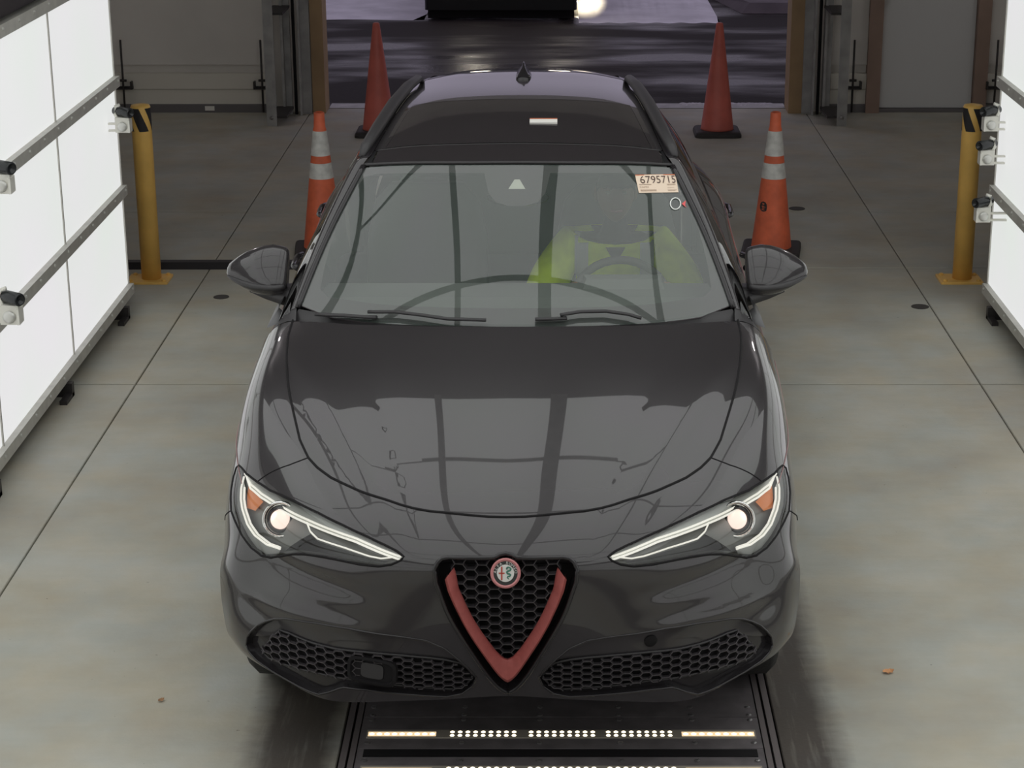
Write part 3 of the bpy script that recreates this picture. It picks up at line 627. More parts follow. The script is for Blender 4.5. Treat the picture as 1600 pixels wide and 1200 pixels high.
def resample(pts, h):
    out = []
    for a, b in zip(pts[:-1], pts[1:]):
        a = np.array(a, float); b = np.array(b, float); n = max(1, int(np.ceil(np.abs(b-a).max()/h))); out += [tuple(a+(b-a)*k/n) for k in range(n)]
    return out+[tuple(pts[-1])]
def inside(poly, P):
    x, y = P[:, 0], P[:, 1]; c = np.zeros(len(P), bool); q = np.array(poly); j = len(q)-1
    for i in range(len(q)):
        xi, yi = q[i]; xj, yj = q[j]
        with np.errstate(divide='ignore', invalid='ignore'): hit = ((yi > y) != (yj > y)) & (x < (xj-xi)*(y-yi)/(yj-yi+1e-15)+xi)
        c ^= hit; j = i
    return c
def patch(S, poly, name, m, parent, h=.12, off=0., mirror=False, depth=None, sub=None):
    # skin of surface S inside an outline given in the surface's own coordinates, optionally with its mirror half
    p = [poly[0]]
    for q in poly[1:]:
        if abs(q[0]-p[-1][0])+abs(q[1]-p[-1][1]) > 1e-4: p.append(q)
    if abs(p[0][0]-p[-1][0])+abs(p[0][1]-p[-1][1]) > 1e-4: p.append(p[0])
    B = resample(p, h)[:-1]; b = np.array(B); lo = b.min(0); hi = b.max(0)
    gu = np.arange(math.floor(lo[0]/h)*h, hi[0], h); gv = np.arange(math.floor(lo[1]/h)*h, hi[1], h)
    G = np.array([(u+.0003*(j % 3), v_) for u in gu for j, v_ in enumerate(gv)])
    G = G[inside(B, G)] if len(G) else G
    if len(G):   # keep inner points clear of the outline
        d = np.min(((G[:, None]-b[None])**2).sum(2), 1); G = G[d > (.35*h)**2]
    allp = np.concatenate([b, G]) if len(G) else b
    n = len(b); vv, ee, ff, _, _, _ = delaunay_2d_cdt([Vector(q) for q in allp], [(i, (i+1) % n) for i in range(n)], [], 1, 1e-6)
    uv = np.array([tuple(q) for q in vv]); P = S(uv[:, 0], uv[:, 1]); N = S.nrm(uv[:, 0], uv[:, 1]); F = [tuple(f) for f in ff]
    P = P+N*(off if np.isscalar(off) else off)
    # face the right way
    a = np.cross(P[F[0][1]]-P[F[0][0]], P[F[0][2]]-P[F[0][0]])
    F = [f if np.dot(np.cross(P[f[1]]-P[f[0]], P[f[2]]-P[f[0]]), N[f[0]]) > 0 else f[::-1] for f in F]
    if mirror:
        k = len(P); P2 = P*np.array([-1, 1, 1]); N2 = N*np.array([-1, 1, 1]); P = np.concatenate([P, P2]); N = np.concatenate([N, N2]); F += [tuple(i+k for i in f[::-1]) for f in F]
    return obj(name, P, F, m, parent, True, N)
def flip(uv): return [(u, -v_) for u, v_ in uv]
def onS(S, uv, off=0., h=None):
    uv = resample(uv, h) if h else uv; a = np.array(uv); return S(a[:, 0], a[:, 1])+S.nrm(a[:, 0], a[:, 1])*off
def seam(S, uv, r, name, m, parent, off=-.001, h=.1, n=6, flat=1.0):
    return MB().tube(onS(S, uv, off, h), r, n, True, flat).build(name, m, parent, True)
def wall_strip(S, uv, o0, o1, name, m, parent, h=.1):
    return MB().loft([list(map(tuple, onS(S, uv, o0, h))), list(map(tuple, onS(S, uv, o1, h)))], False).build(name, m, parent, True)
def both(fn):
    for s in (1, -1): fn(s)
def sv(uv, s): return [(u, v_*s) for u, v_ in uv]

car = thing('car', 'glossy black SUV with red V trim in its grille, in the middle of the booth', 'car', (-.153, 5.30, 0))
B_ = {k: [tuple(q) for q in v_] for k, v_ in BUV.items()}
shut = [(B_['shut'][0][0], 0.0)]+B_['shut'][1:]
jn = B_['seam'][0]; kshut = min(range(len(shut)), key=lambda i: (shut[i][0]-jn[0])**2+(shut[i][1]-jn[1])**2)
corner = (0.0, shut[-1][1])
hood = patch(BODY, [(0, 0)]+[(shut[0][0], 0)]+shut[1:]+[corner], 'hood', M['paint'], car, .1, mirror=True)
us = B_['seam2'][-1][0]; seam2 = B_['seam2']+[(us, 8.0)]
fp = shut[kshut:]+[corner, (0, 8.0)]+[(us, 8.0)]+seam2[::-1][1:]+B_['hl_top'][::-1]+B_['seam'][::-1]
def fender(s): patch(BODY, sv(fp, s), 'fender', M['paint'], car, .1)
both(fender)
ui = 9.0
grt = [(B_['gr_top'][0][0], 0.0)]+B_['gr_top'][1:]; grb = B_['gr_bot'][:-1]+[(B_['gr_bot'][-1][0], 0.0)]
bpA = [(shut[0][0], 0)]+shut[1:kshut+1]+B_['seam']+B_['hl_up'][::-1][1:]+B_['hl_low'][::-1][1:]+seam2+[(ui, 8.0)]+B_['in_up']+B_['gr_side'][::-1]+grt[::-1]
bumper = patch(BODY, bpA, 'bumper', M['paint'], car, .09, mirror=True)
bpB = [(ui, 8.0)]+B_['in_up'][:1]+B_['in_low'][::-1][1:]+grb+[(10.0, 0), (10.0, 8.0)]
patch(BODY, bpB, 'front_lip', M['paint'], car, .09, mirror=True)
# turned-under edge of the lip
bt = [tuple(p) for p in BODY(np.full(65, 10.0), np.linspace(-8, 8, 65))]
MB().loft([bt, [(x, y+.05, z-.012) for x, y, z in bt], [(x*.97, y+.5, z-.01) for x, y, z in bt]], False).build('lip_underside', M['satin_black'], car, True)
# dark gaps between the panels
seam(BODY, flip(shut[::-1])+shut[1:], .0042, 'hood_gap', M['black'], car, .0)
def gaps(s):
    seam(BODY, sv(B_['seam'], s), .0022, 'fender_gap', M['black'], car, .0)
    seam(BODY, sv(seam2, s), .0022, 'fender_gap', M['black'], car, .0)
    hl = B_['hl_top']+B_['hl_low'][1:]+B_['hl_up'][1:]
    seam(BODY, sv(hl+hl[:1], s), .004, 'headlight_gap', M['black'], car, -.001)
both(gaps)
# ---- headlights
def headlight(s):
    hl = B_['hl_top']+B_['hl_low'][1:]+B_['hl_up'][1:]
    H = patch(BODY, sv(hl, s), 'headlight', M['bowl'], car, .08, off=-.040)
    wall_strip(BODY, sv(hl+hl[:1], s), .0, -.040, 'housing_rim', M['gloss_black'], H)
    patch(BODY, sv(hl, s), 'lens_cover', M['cover'], H, .08, off=.0)
    patch(BODY, sv(B_['band_a'], s), 'guide_reflector', M['silver'], H, .08, off=-.018)
    patch(BODY, sv(B_['band_b'], s), 'guide_reflector', M['silver'], H, .08, off=-.018)
    for k_ in ('drl_a', 'drl_a2', 'drl_b', 'drl_b2'): seam(BODY, sv(B_[k_], s), .0032, 'light_guide', M['strip'], H, -.013, .1, 8)
    seam(BODY, sv(B_['drl_c'], s), .0026, 'light_guide', M['strip'], H, -.014, .1, 8)
    patch(BODY, sv(B_['bezel'], s), 'bezel', M['gloss_black'], H, .08, off=-.016)
    patch(BODY, sv(B_['amber'], s), 'amber_reflector', M['amber'], H, .06, off=-.028)
    c = onS(BODY, sv(B_['lens'], s), -.022)[0]; ax = Vector((s*.10, -.93, .33)).normalized()
    R = Matrix.Translation(c) @ ax.to_track_quat('Z', 'Y').to_matrix().to_4x4()
    MB().lathe([(.031, -.02), (.030, .0), (.026, .010), (.018, .017), (.008, .020), (.001, .0205)], 24, R).build('projector_lens', M['lamp'], H, True)
    MB().lathe([(.031, -.012), (.033, .004), (.038, .004), (.045, -.012)], 28, R, False).build('projector_ring', M['gloss_black'], H, True)
    MB().lathe([(.046, -.014), (.050, .002), (.056, .002), (.058, -.012)], 28, R, False).build('chrome_ring', M['chrome'], H, True)
both(headlight)
# ---- grille
hole = grt+B_['gr_side'][1:]+grb[1:]
full = grt+B_['gr_side'][1:]+grb[1:]
ring = flip(full[::-1])+full[1:]
grille = patch(BODY, full, 'grille', M['black'], car, .12, off=-.055, mirror=True)
wall_strip(BODY, ring, .002, -.055, 'grille_wall', M['gloss_black'], grille)
MB().tube(onS(BODY, ring, .001, .1), .0065, 8).build('grille_surround', M['gloss_black'], grille, True)
vo = B_['vout'][:-1]+[(B_['vout'][-1][0], 0.0)]; vi = B_['vin'][:-1]+[(B_['vin'][-1][0], 0.0)]
def vtrim():
    a = np.array(resample(vo, .08)); n = 40
    def rs(L):
        L = np.array(L); t = np.concatenate([[0], np.cumsum(np.hypot(*np.diff(onS(BODY, [tuple(q) for q in L])[:, [0, 2]], axis=0).T))]); t /= t[-1]
        k = np.linspace(0, 1, n); return np.stack([np.interp(k, t, L[:, 0]), np.interp(k, t, L[:, 1])], 1)
    o, i = rs(vo), rs(vi); o = np.concatenate([o, (o*[1, -1])[::-1][1:]]); i = np.concatenate([i, (i*[1, -1])[::-1][1:]])
    rows = []
    for f, off in ((0, -.04), (0, -.006), (.06, .004), (.30, .012), (.34, .012), (.92, -.010), (1, -.016), (1, -.022)):
        uv = o*(1-f)+i*f; rows.append([tuple(p) for p in onS(BODY, [tuple(q) for q in uv], off)])
    v = MB().loft(rows, False).build('v_trim', M['red'], grille, True); v['label'] = 'dull red V-shaped grille trim'; soften(v, 25)
vtrim()
def honeycomb(poly, S, off, dx, dz, r, dep, name, parent, sh=0.0, m='mesh'):
    # flat-topped hexagon mesh, clipped to an outline on the surface; each rib a small bar
    P3 = onS(S, poly, 0, .1); P2 = P3[:, [0, 2]]; lo = P2.min(0); hi = P2.max(0)
    U, V = np.meshgrid(np.linspace(3.9, 10, 90), np.linspace(-8, 8, 161), indexing='ij'); Q = S(U.ravel(), V.ravel()); NN = S.nrm(U.ravel(), V.ravel())
    def at(x, z):
        d = (Q[:, 0]-x)**2+(Q[:, 2]-z)**2; k = np.argsort(d)[:4]; wgt = 1/(d[k]+1e-9); wgt /= wgt.sum()
        return np.array([x, (Q[k, 1]*wgt).sum()-off, z])
    ed = set(); pt = {}
    def key(x, z): k = (round(x/dx*6), round(z/dz*6)); pt[k] = (x, z); return k
    i0 = int(math.floor(lo[0]/dx))-1; i1 = int(math.ceil(hi[0]/dx))+1
    for i in range(i0, i1+1):
        for j in range(int(math.floor(lo[1]/dz))-1, int(math.ceil(hi[1]/dz))+2):
            cx = i*dx; cz = (j+(.5 if i % 2 else 0))*dz+sh
            hx = [(cx+a*dx/3*2, cz+b*dz/2) for a, b in ((1, 0), (.5, 1), (-.5, 1), (-1, 0), (-.5, -1), (.5, -1))]
            for k in range(6):
                a, b = key(*hx[k]), key(*hx[(k+1) % 6]); ed.add((min(a, b), max(a, b)))
    mb = MB()
    for a, b in ed:
        A = np.array(pt[a]); B = np.array(pt[b]); t = np.linspace(0, 1, 9); L = A+(B-A)*t[:, None]; ins = inside([tuple(q) for q in P2], L)
        if not ins.any(): continue
        t0, t1 = t[ins][0], t[ins][-1]
        if t1-t0 < .1: continue
        A2, B2 = A+(B-A)*t0, A+(B-A)*t1; pa, pb = at(*A2), at(*B2); d = B2-A2; d /= np.hypot(*d)+1e-9; nrm = np.array([-d[1], 0, d[0]])*r; dp = np.array([0, dep, 0])
        mb.loft([[pa+nrm*.45, pa+nrm+dp, pa-nrm+dp, pa-nrm*.45], [pb+nrm*.45, pb+nrm+dp, pb-nrm+dp, pb-nrm*.45]], True, True)
    o = mb.build(name, M[m], parent); o['kind'] = 'stuff'; return o
gfull = flip((vi[:-1])[::-1])
gp = [(grt[0][0]+.1, .0)]+[(grt[-2][0]+.1, vi[0][1]), ]+vi
gp = [(B_['gr_top'][1][0]+.12, v_) for v_ in (0.0, vi[0][1]*1.0)]+vi
vm = [(a[0]+(b[0]-a[0])*.35, a[1]+(b[1]-a[1])*.35) for a, b in zip(vi, vo)]
gp = [(B_['gr_top'][1][0]+.10, v_) for v_ in (0.0, vm[0][1])]+vm
gring = flip(gp[::-1])+gp[1:]
honeycomb(gring, BODY, -.024, .0345, .0315, .0024, .02, 'honeycomb', grille)
# ---- emblem
ec = BODY(*B_['emb'][0])[0]; en = Vector(BODY.nrm(*B_['emb'][0])[0]); en = Vector((0, -.93, .36)).normalized()
ec = Vector((0, ec[1], ec[2]))+en*.004
EM = Matrix.Translation(ec) @ Matrix(((1, 0, en.x), (0, -en.z*-1, en.y), (0, -en.y, en.z))).to_4x4()
ER = .0445
emb = MB().lathe([(ER, -.02), (ER, .006), (ER*.97, .010), (ER*.86, .011), (ER*.79, .007)], 40, EM).build('emblem', M['emb_ring'], car, True); emb['label'] = 'round badge with reddish ring, cross and serpent'
MB().lathe([(ER*.80, .0), (ER*.80, .0072), (ER*.02, .0073)], 40, EM).build('emblem_band', M['emb_dark'], emb)
MB().lathe([(ER*.565, .0), (ER*.565, .0082), (ER*.54, .0086), (ER*.02, .0087)], 40, EM).build('emblem_disc', M['emb_white'], emb)
def flat(pts3, f, name, m, parent): return obj(name, [EM @ Vector(p) for p in pts3], f, m, parent)
lv, lf = [], []
for i, ch in enumerate('ALFA ROMEO'):
    if ch == ' ': continue
    a = math.radians(82-i*18.2); tv, tf = text_mesh(ch, .0120, .0); c_, s_ = math.cos(a-math.pi/2+0), math.sin(a-math.pi/2+0)
    a2 = math.radians(90)+math.radians(82-i*18.2); cx, cy = ER*.675*math.cos(a2), ER*.675*math.sin(a2); o = len(lv); rr = a2-math.pi/2
    lv += [(cx+x*math.cos(rr)-y*math.sin(rr), cy+x*math.sin(rr)+y*math.cos(rr), .0078) for x, y, _ in tv]; lf += [tuple(k+o for k in q) for q in tf]
flat(lv, lf, 'lettering', M['emb_white'], emb)
b = MB(); b.box(-.0132, -.0088, -.0195, .0195, .0085, .0097).box(-.0195, -.0025, -.0018, .0022, .0085, .0097)
o = b.build('cross', M['emb_red'], emb); [setattr(v_, 'co', EM @ v_.co) for v_ in o.data.vertices]
path = [(.0035, .0150), (.0075, .0175), (.0125, .0165), (.0155, .0125), (.0130, .0085), (.0075, .0065), (.0040, .0035), (.0055, -.0005), (.0110, -.0020), (.0145, -.0050), (.0125, -.0085), (.0070, -.0095), (.0050, -.0125), (.0080, -.0150), (.0105, -.0175)]
o = MB().tube([(x, y, .0092) for x, y in path], [.0024]*3+[.0029]*7+[.0022]*2+[.0015]*2+[.0007], 8, flat=.4).build('serpent', M['emb_green'], emb, True)
for v_ in o.data.vertices: v_.co = EM @ v_.co
o = MB().tube([(.0035, .0150, .0092), (.0020, .0122, .0092)], [.0020, .0006], 6).tube([(.0065, .0135, .0092), (.0025, .0105, .0092)], [.0014, .0005], 6).build('serpent_head', M['emb_green'], emb)
for v_ in o.data.vertices: v_.co = EM @ v_.co
# ---- lower air intakes
def intake(s):
    loop = B_['in_up']+B_['in_low'][1:]
    I = patch(BODY, sv(loop, s), 'lower_intake', M['gloss_black'], car, .1, off=-.022)
    wall_strip(BODY, sv(loop, s), .001, -.022, 'intake_wall', M['gloss_black'], I)
    seam(BODY, sv(loop, s), .0035, 'intake_rim', M['gloss_black'], I, .0, .1, 8)
    mp = B_['mesh']+B_['mesh'][:1]
    up = B_['in_up']; k0 = 2
    panel = up[1:-1]+[q for q in B_['mesh'][:13]]
    patch(BODY, sv(panel, s), 'intake_panel', M['paint'], I, .1, off=-.016)
    patch(BODY, sv(B_['mesh'], s), 'mesh_backing', M['black'], I, .1, off=-.0185)
    seam(BODY, sv(mp, s), .004, 'mesh_frame', M['satin_black'], I, -.012, .1, 6)
    honeycomb(sv(mp, s), BODY, -.001, .0300, .0245, .0024, .014, 'honeycomb', I, .004)
    return I
IR = intake(1); IL = intake(-1)
# round plug on the right, sensor window on the left
c = BODY(*B_['dot'][0])[0]; n_ = Vector(BODY.nrm(*B_['dot'][0])[0])
MB().lathe([(.020, -.014), (.020, -.0125), (.017, -.010), (.002, -.0095)], 24, Matrix.Translation(c) @ n_.to_track_quat('Z', 'Y').to_matrix().to_4x4()).build('tow_cover', M['black'], IR, True)
def sensor():
    A = np.array(B_['sens']) if 'sens' in B_ else None
    q = onS(BODY, sv(B_['sens'], -1), .004); c = q.mean(0)
    hx = (q[:, 0].max()-q[:, 0].min())/2; hz = (q[:, 2].max()-q[:, 2].min())/2
    R = Matrix.Translation(c) @ Euler((0, math.radians(4), math.radians(-14))).to_matrix().to_4x4()
    def fr(a, b_, y): return [R @ Vector((a*math.copysign(abs(math.cos(t))**.45, math.cos(t)), y, b_*math.copysign(abs(math.sin(t))**.45, math.sin(t)))) for t in [k*math.pi/12 for k in range(24)]]
    MB().loft([fr(hx*1.08, hz*1.1, .012), fr(hx*1.08, hz*1.1, -.008), fr(hx*.95, hz*.9, -.010), fr(hx*.9, hz*.85, .0)], True, True).build('sensor_box', M['black'], IL)
    MB().loft([fr(hx*.5, hz*.62, .004), fr(hx*.5, hz*.62, -.004)], True, True).build('sensor_face', M['satin_black'], IL)
sensor()
# ---- pink highlight painted as a thin line along the wings and doors
# ---- windscreen
wbase = [(0.0, v_) for v_ in np.linspace(0, 2.97, 12)]; W_ = {k: [tuple(q) for q in v_] for k, v_ in WUV.items()}
ws = patch(SCREEN, [(-.02, 0), (-.02, 1.5), (-.02, 2.5), (.06, 2.97), (.6, 2.97), (1.2, 2.97), (1.98, 2.97), (2.0, 2.5), (2.0, 0)], 'windshield', M['wind'], car, .1, mirror=True)
cl = W_['clear']; cl = [(cl[0][0], 0.0)]+cl[1:-1]+[(cl[-1][0], 0.0)]
fr = [(-.02, 0), (-.02, 1.5), (-.02, 2.5), (.06, 2.97), (1.2, 2.97), (1.98, 2.97), (2.0, 2.5), (2.0, 0)]+cl[::-1]
patch(SCREEN, fr, 'ceramic_band', M['frit'], ws, .1, off=-.006, mirror=True)
tr_ = W_['sensor']; patch(SCREEN, [(tr_[0][0], 0.0), tr_[1], tr_[2], (tr_[3][0], 0.0)], 'sensor_window', M['camera_white'], ws, .08, off=-.004, mirror=True)
st = W_['sticker']
stk = patch(SCREEN, st, 'windshield_sticker', M['paper'], ws, .05, off=.002); stk['label'] = 'cream paper sticker printed 6795715'
def on_sticker(v, f, cx, cy, name, m):
    # lettering laid on the sticker; (0..1, 0..1) from its lower left corner
    q = np.array(st); P = []
    for x, y, _ in v:
        a = cx+x; b_ = cy+y; uv = (q[0]*(1-a)+q[1]*a)*b_+(q[3]*(1-a)+q[2]*a)*(1-b_); P.append(tuple(SCREEN(*uv)[0]+SCREEN.nrm(*uv)[0]*.0035))
    return obj(name, P, f, m, stk)
tv, tf = text_mesh('6795715', 1.0, -.004); xs_ = [p[0] for p in tv]; ys_ = [p[1] for p in tv]; kx = .88/(max(xs_)-min(xs_)); ky = .41/(max(ys_)-min(ys_))
on_sticker([(x*kx, y*ky, 0) for x, y, _ in tv], tf, .53, .69, 'sticker_number', M['ink'])
tv, tf = text_mesh('CAMH', 1.0, .0); xs_ = [p[0] for p in tv]; kx = .21/(max(xs_)-min(xs_)); on_sticker([(x*kx, y*.15, 0) for x, y, _ in tv], tf, .15, .30, 'sticker_letters', M['ink_soft'])
def quads(L): 
    v = []; f = []
    for x0, x1, y0, y1 in L: k = len(v); v += [(x0, y0, 0), (x1, y0, 0), (x1, y1, 0), (x0, y1, 0)]; f.append((k, k+1, k+2, k+3))
    return v, f
on_sticker(*quads([(0, 1, .955, 1.0)]), 0, 0, 'sticker_edge', M['orange_strip'])
bc = []; x = .05
for k in range(26): wd = (.006, .010, .014)[k*7 % 3]; bc.append((x, x+wd*.8, .07, .17)); x += wd+.005
on_sticker(*quads(bc), 0, 0, 'sticker_barcode', M['ink_soft'])
on_sticker(*quads([(.04, .33, .43, .46), (.72, .95, .44, .455), (.72, .95, .40, .415), (.72, .90, .25, .265), (.72, .96, .12, .135), (.72, .92, .08, .095)]), 0, 0, 'sticker_print', M['ink_soft'])
rg = W_['ring']; seam(SCREEN, rg, .0022, 'marker_ring', M['chalk_w'], ws, .003, .03, 6)
patch(SCREEN, W_['tick'], 'marker_tick', M['chalk_r'], ws, .05, off=.003)
# ---- wipers
for a, b_ in (('wip1', 'wip1b'), ('wip2', 'wip2b')):
    wp = MB().tube(onS(SCREEN, W_[a], .014, .1), .010, 8, flat=.7).build('wiper', M['satin_black'], car, True)
    MB().tube(onS(SCREEN, W_[b_], .024, .1), [.009]*3+[.011]*40 if False else .009, 8, flat=.7).build('wiper_arm', M['satin_black'], wp, True)
# cowl between bonnet and glass
ua = np.linspace(-8, 8, 60); hb = BODY(np.zeros(60), ua*.62); sb = SCREEN(np.full(60, .02), ua/8*2.97)
MB().loft([list(map(tuple, hb+[0, 0, -.004])), list(map(tuple, sb*.5+hb*.5+[0, 0, -.025])), list(map(tuple, sb+[0, 0, -.004]))], False).build('cowl', M['satin_black'], car, True)
# ---- roof
ROOF = Surf([
 [(0,2.045,1.544),(.21,2.055,1.541),(.42,2.095,1.532),(.592,2.155,1.512)],
 [(0,2.25,1.575),(.21,2.25,1.572),(.41,2.26,1.562),(.56,2.28,1.540)],
 [(0,2.87,1.636),(.19,2.87,1.633),(.37,2.87,1.622),(.505,2.87,1.60)],
 [(0,3.42,1.630),(.17,3.42,1.627),(.335,3.42,1.617),(.462,3.42,1.595)],
 [(0,3.80,1.605),(.16,3.80,1.602),(.31,3.80,1.592),(.435,3.80,1.57)],
 [(0,4.40,1.520),(.15,4.40,1.517),(.30,4.39,1.507),(.42,4.38,1.48)],
]); ROOF.sgn = -1
roof = patch(ROOF, [(2.02, 0), (2.02, 2.58), (1.03, 2.70), (1.03, 3), (5, 3), (5, 0)], 'roof', M['paint'], car, .12, mirror=True)
rg_ = patch(ROOF, [(.03, 0), (.03, 2.76), (1.0, 2.88), (1.0, 0)], 'front_roof_glass', M['roof_glass'], car, .12, mirror=True)
sg = patch(ROOF, [(1.03, 0), (1.03, 2.68), (2.0, 2.56), (2.0, 0)], 'sunroof', M['roof_glass'], car, .12, off=.002, mirror=True)
seam(ROOF, [(1.015, v_) for v_ in np.linspace(-2.95, 2.95, 20)], .003, 'roof_gap', M['satin_black'], car, -.001)
seam(ROOF, [(.015, v_) for v_ in np.linspace(-2.97, 2.97, 20)], .006, 'roof_edge', M['satin_black'], car, .002)
# small white strip with an orange edge on the sunroof
def roof_strip():
    x0, x1, y0 = .040, .150, 2.50
    z = 1.613
    T = obj('roof_strip', [(x0, y0, z), (x1, y0, z), (x1, y0+.045, z+.004), (x0, y0+.045, z+.004), (x0, y0, z-.008), (x1, y0, z-.008), (x1, y0+.045, z-.006), (x0, y0+.045, z-.006)], [(0, 1, 2, 3), (0, 4, 5, 1), (1, 5, 6, 2), (2, 6, 7, 3), (3, 7, 4, 0)], M['paper_w'], sg)
    T['label'] = 'small white strip on the sunroof'
    obj('strip_edge', [(x0, y0+.045, z+.0045), (x1, y0+.045, z+.0045), (x1, y0+.058, z+.0050), (x0, y0+.058, z+.0050)], [(0, 1, 2, 3)], M['orange_strip'], sg)
roof_strip()
# shark fin
MB().loft([[(-.035, 3.36, 1.625), (.035, 3.36, 1.625), (.04, 3.56, 1.615), (-.04, 3.56, 1.615)], [(-.022, 3.40, 1.648), (.022, 3.40, 1.648), (.025, 3.55, 1.648), (-.025, 3.55, 1.648)], [(-.006, 3.49, 1.668), (.006, 3.49, 1.668), (.008, 3.555, 1.668), (-.008, 3.555, 1.668)], [(-.002, 3.53, 1.684), (.002, 3.53, 1.684), (.003, 3.555, 1.684), (-.003, 3.555, 1.684)]], True, True).build('antenna_fin', M['gloss_black'], car, True)
# ---- sides
SIDE = Surf([[(-9,)*3]*2]*2) if False else None
SEC = [
 [(.790,1.56,1.116),(.815,1.56,1.085),(.842,1.54,1.052),(.897,1.52,.985),(.947,1.52,.80),(.935,1.50,.48),(.90,1.48,.26)],
 [(.706,1.865,1.314),(.748,1.875,1.285),(.848,1.90,1.055),(.902,1.90,.985),(.950,1.90,.80),(.935,1.90,.48),(.90,1.90,.26)],
 [(.594,2.155,1.512),(.645,2.16,1.490),(.850,2.20,1.055),(.904,2.20,.985),(.950,2.20,.80),(.935,2.2,.48),(.90,2.2,.26)],
 [(.562,2.28,1.540),(.620,2.29,1.515),(.850,2.40,1.058),(.905,2.40,.987),(.950,2.40,.80),(.935,2.4,.48),(.90,2.4,.26)],
 [(.507,2.87,1.600),(.590,2.87,1.560),(.845,2.87,1.065),(.908,2.87,.990),(.950,2.87,.80),(.935,2.87,.48),(.90,2.87,.26)],
 [(.464,3.42,1.595),(.560,3.42,1.545),(.832,3.40,1.085),(.914,3.40,1.000),(.953,3.40,.80),(.940,3.4,.5),(.91,3.4,.3)],
 [(.437,3.80,1.570),(.530,3.82,1.510),(.790,3.90,1.130),(.916,3.90,1.010),(.953,3.90,.80),(.940,3.9,.5),(.91,3.9,.3)],
 [(.422,4.38,1.480),(.500,4.38,1.425),(.690,4.45,1.130),(.860,4.45,1.000),(.905,4.50,.80),(.900,4.5,.5),(.87,4.5,.3)],
 [(.300,4.55,1.400),(.420,4.60,1.340),(.580,4.68,1.120),(.720,4.70,.985),(.790,4.74,.80),(.790,4.72,.5),(.76,4.64,.3)]]
class Half:
    # one flank of the car; rows run along it, columns from roof to sill
    def __init__(s, rows, sg): s.P = np.array(rows, float)*[sg, 1, 1]; s.nu, s.nv = s.P.shape[:2]; s.sg = sg
    def __call__(s, u, v): 
        u = np.atleast_1d(np.asarray(u, float)); v = np.atleast_1d(np.asarray(v, float))
        # the window line stays crisp: straight between columns 1 and 2
        A = nspl(s.nu, u); a = np.einsum('kn,nmd->kmd', A, s.P); lo = np.einsum('kmd,km->kd', a[:, 2:], nspl(s.nv-2, np.clip(v-2, 0, None)))
        t = np.clip(v, 0, 2)[:, None]; k = (t >= 1); up = np.where(k, a[:, 1]+(a[:, 2]-a[:, 1])*(t-1)+np.array([.022*s.sg, 0, .008])*np.sin(np.pi*np.clip(t-1, 0, 1)), a[:, 0]+(a[:, 1]-a[:, 0])*t+np.array([.006*s.sg, 0, .008])*np.sin(np.pi*np.clip(t, 0, 1)))
        return np.where(v[:, None] <= 2, up, lo)
    def nrm(s, u, v, e=2e-3):
        u = np.atleast_1d(np.asarray(u, float)); v = np.atleast_1d(np.asarray(v, float)); lo_ = np.where(np.abs(v-1) < 1e-6, v, v-e); 
        n = np.cross(s(u+e, v)-s(u-e, v), s(u, v+e)-s(u, np.where((v > 1.999) & (v < 2.001), v, v-e))); n /= np.linalg.norm(n, axis=1)[:, None]+1e-12
        return n*s.sg*-1 if False else n*(-1 if s.sg > 0 else 1)*-1
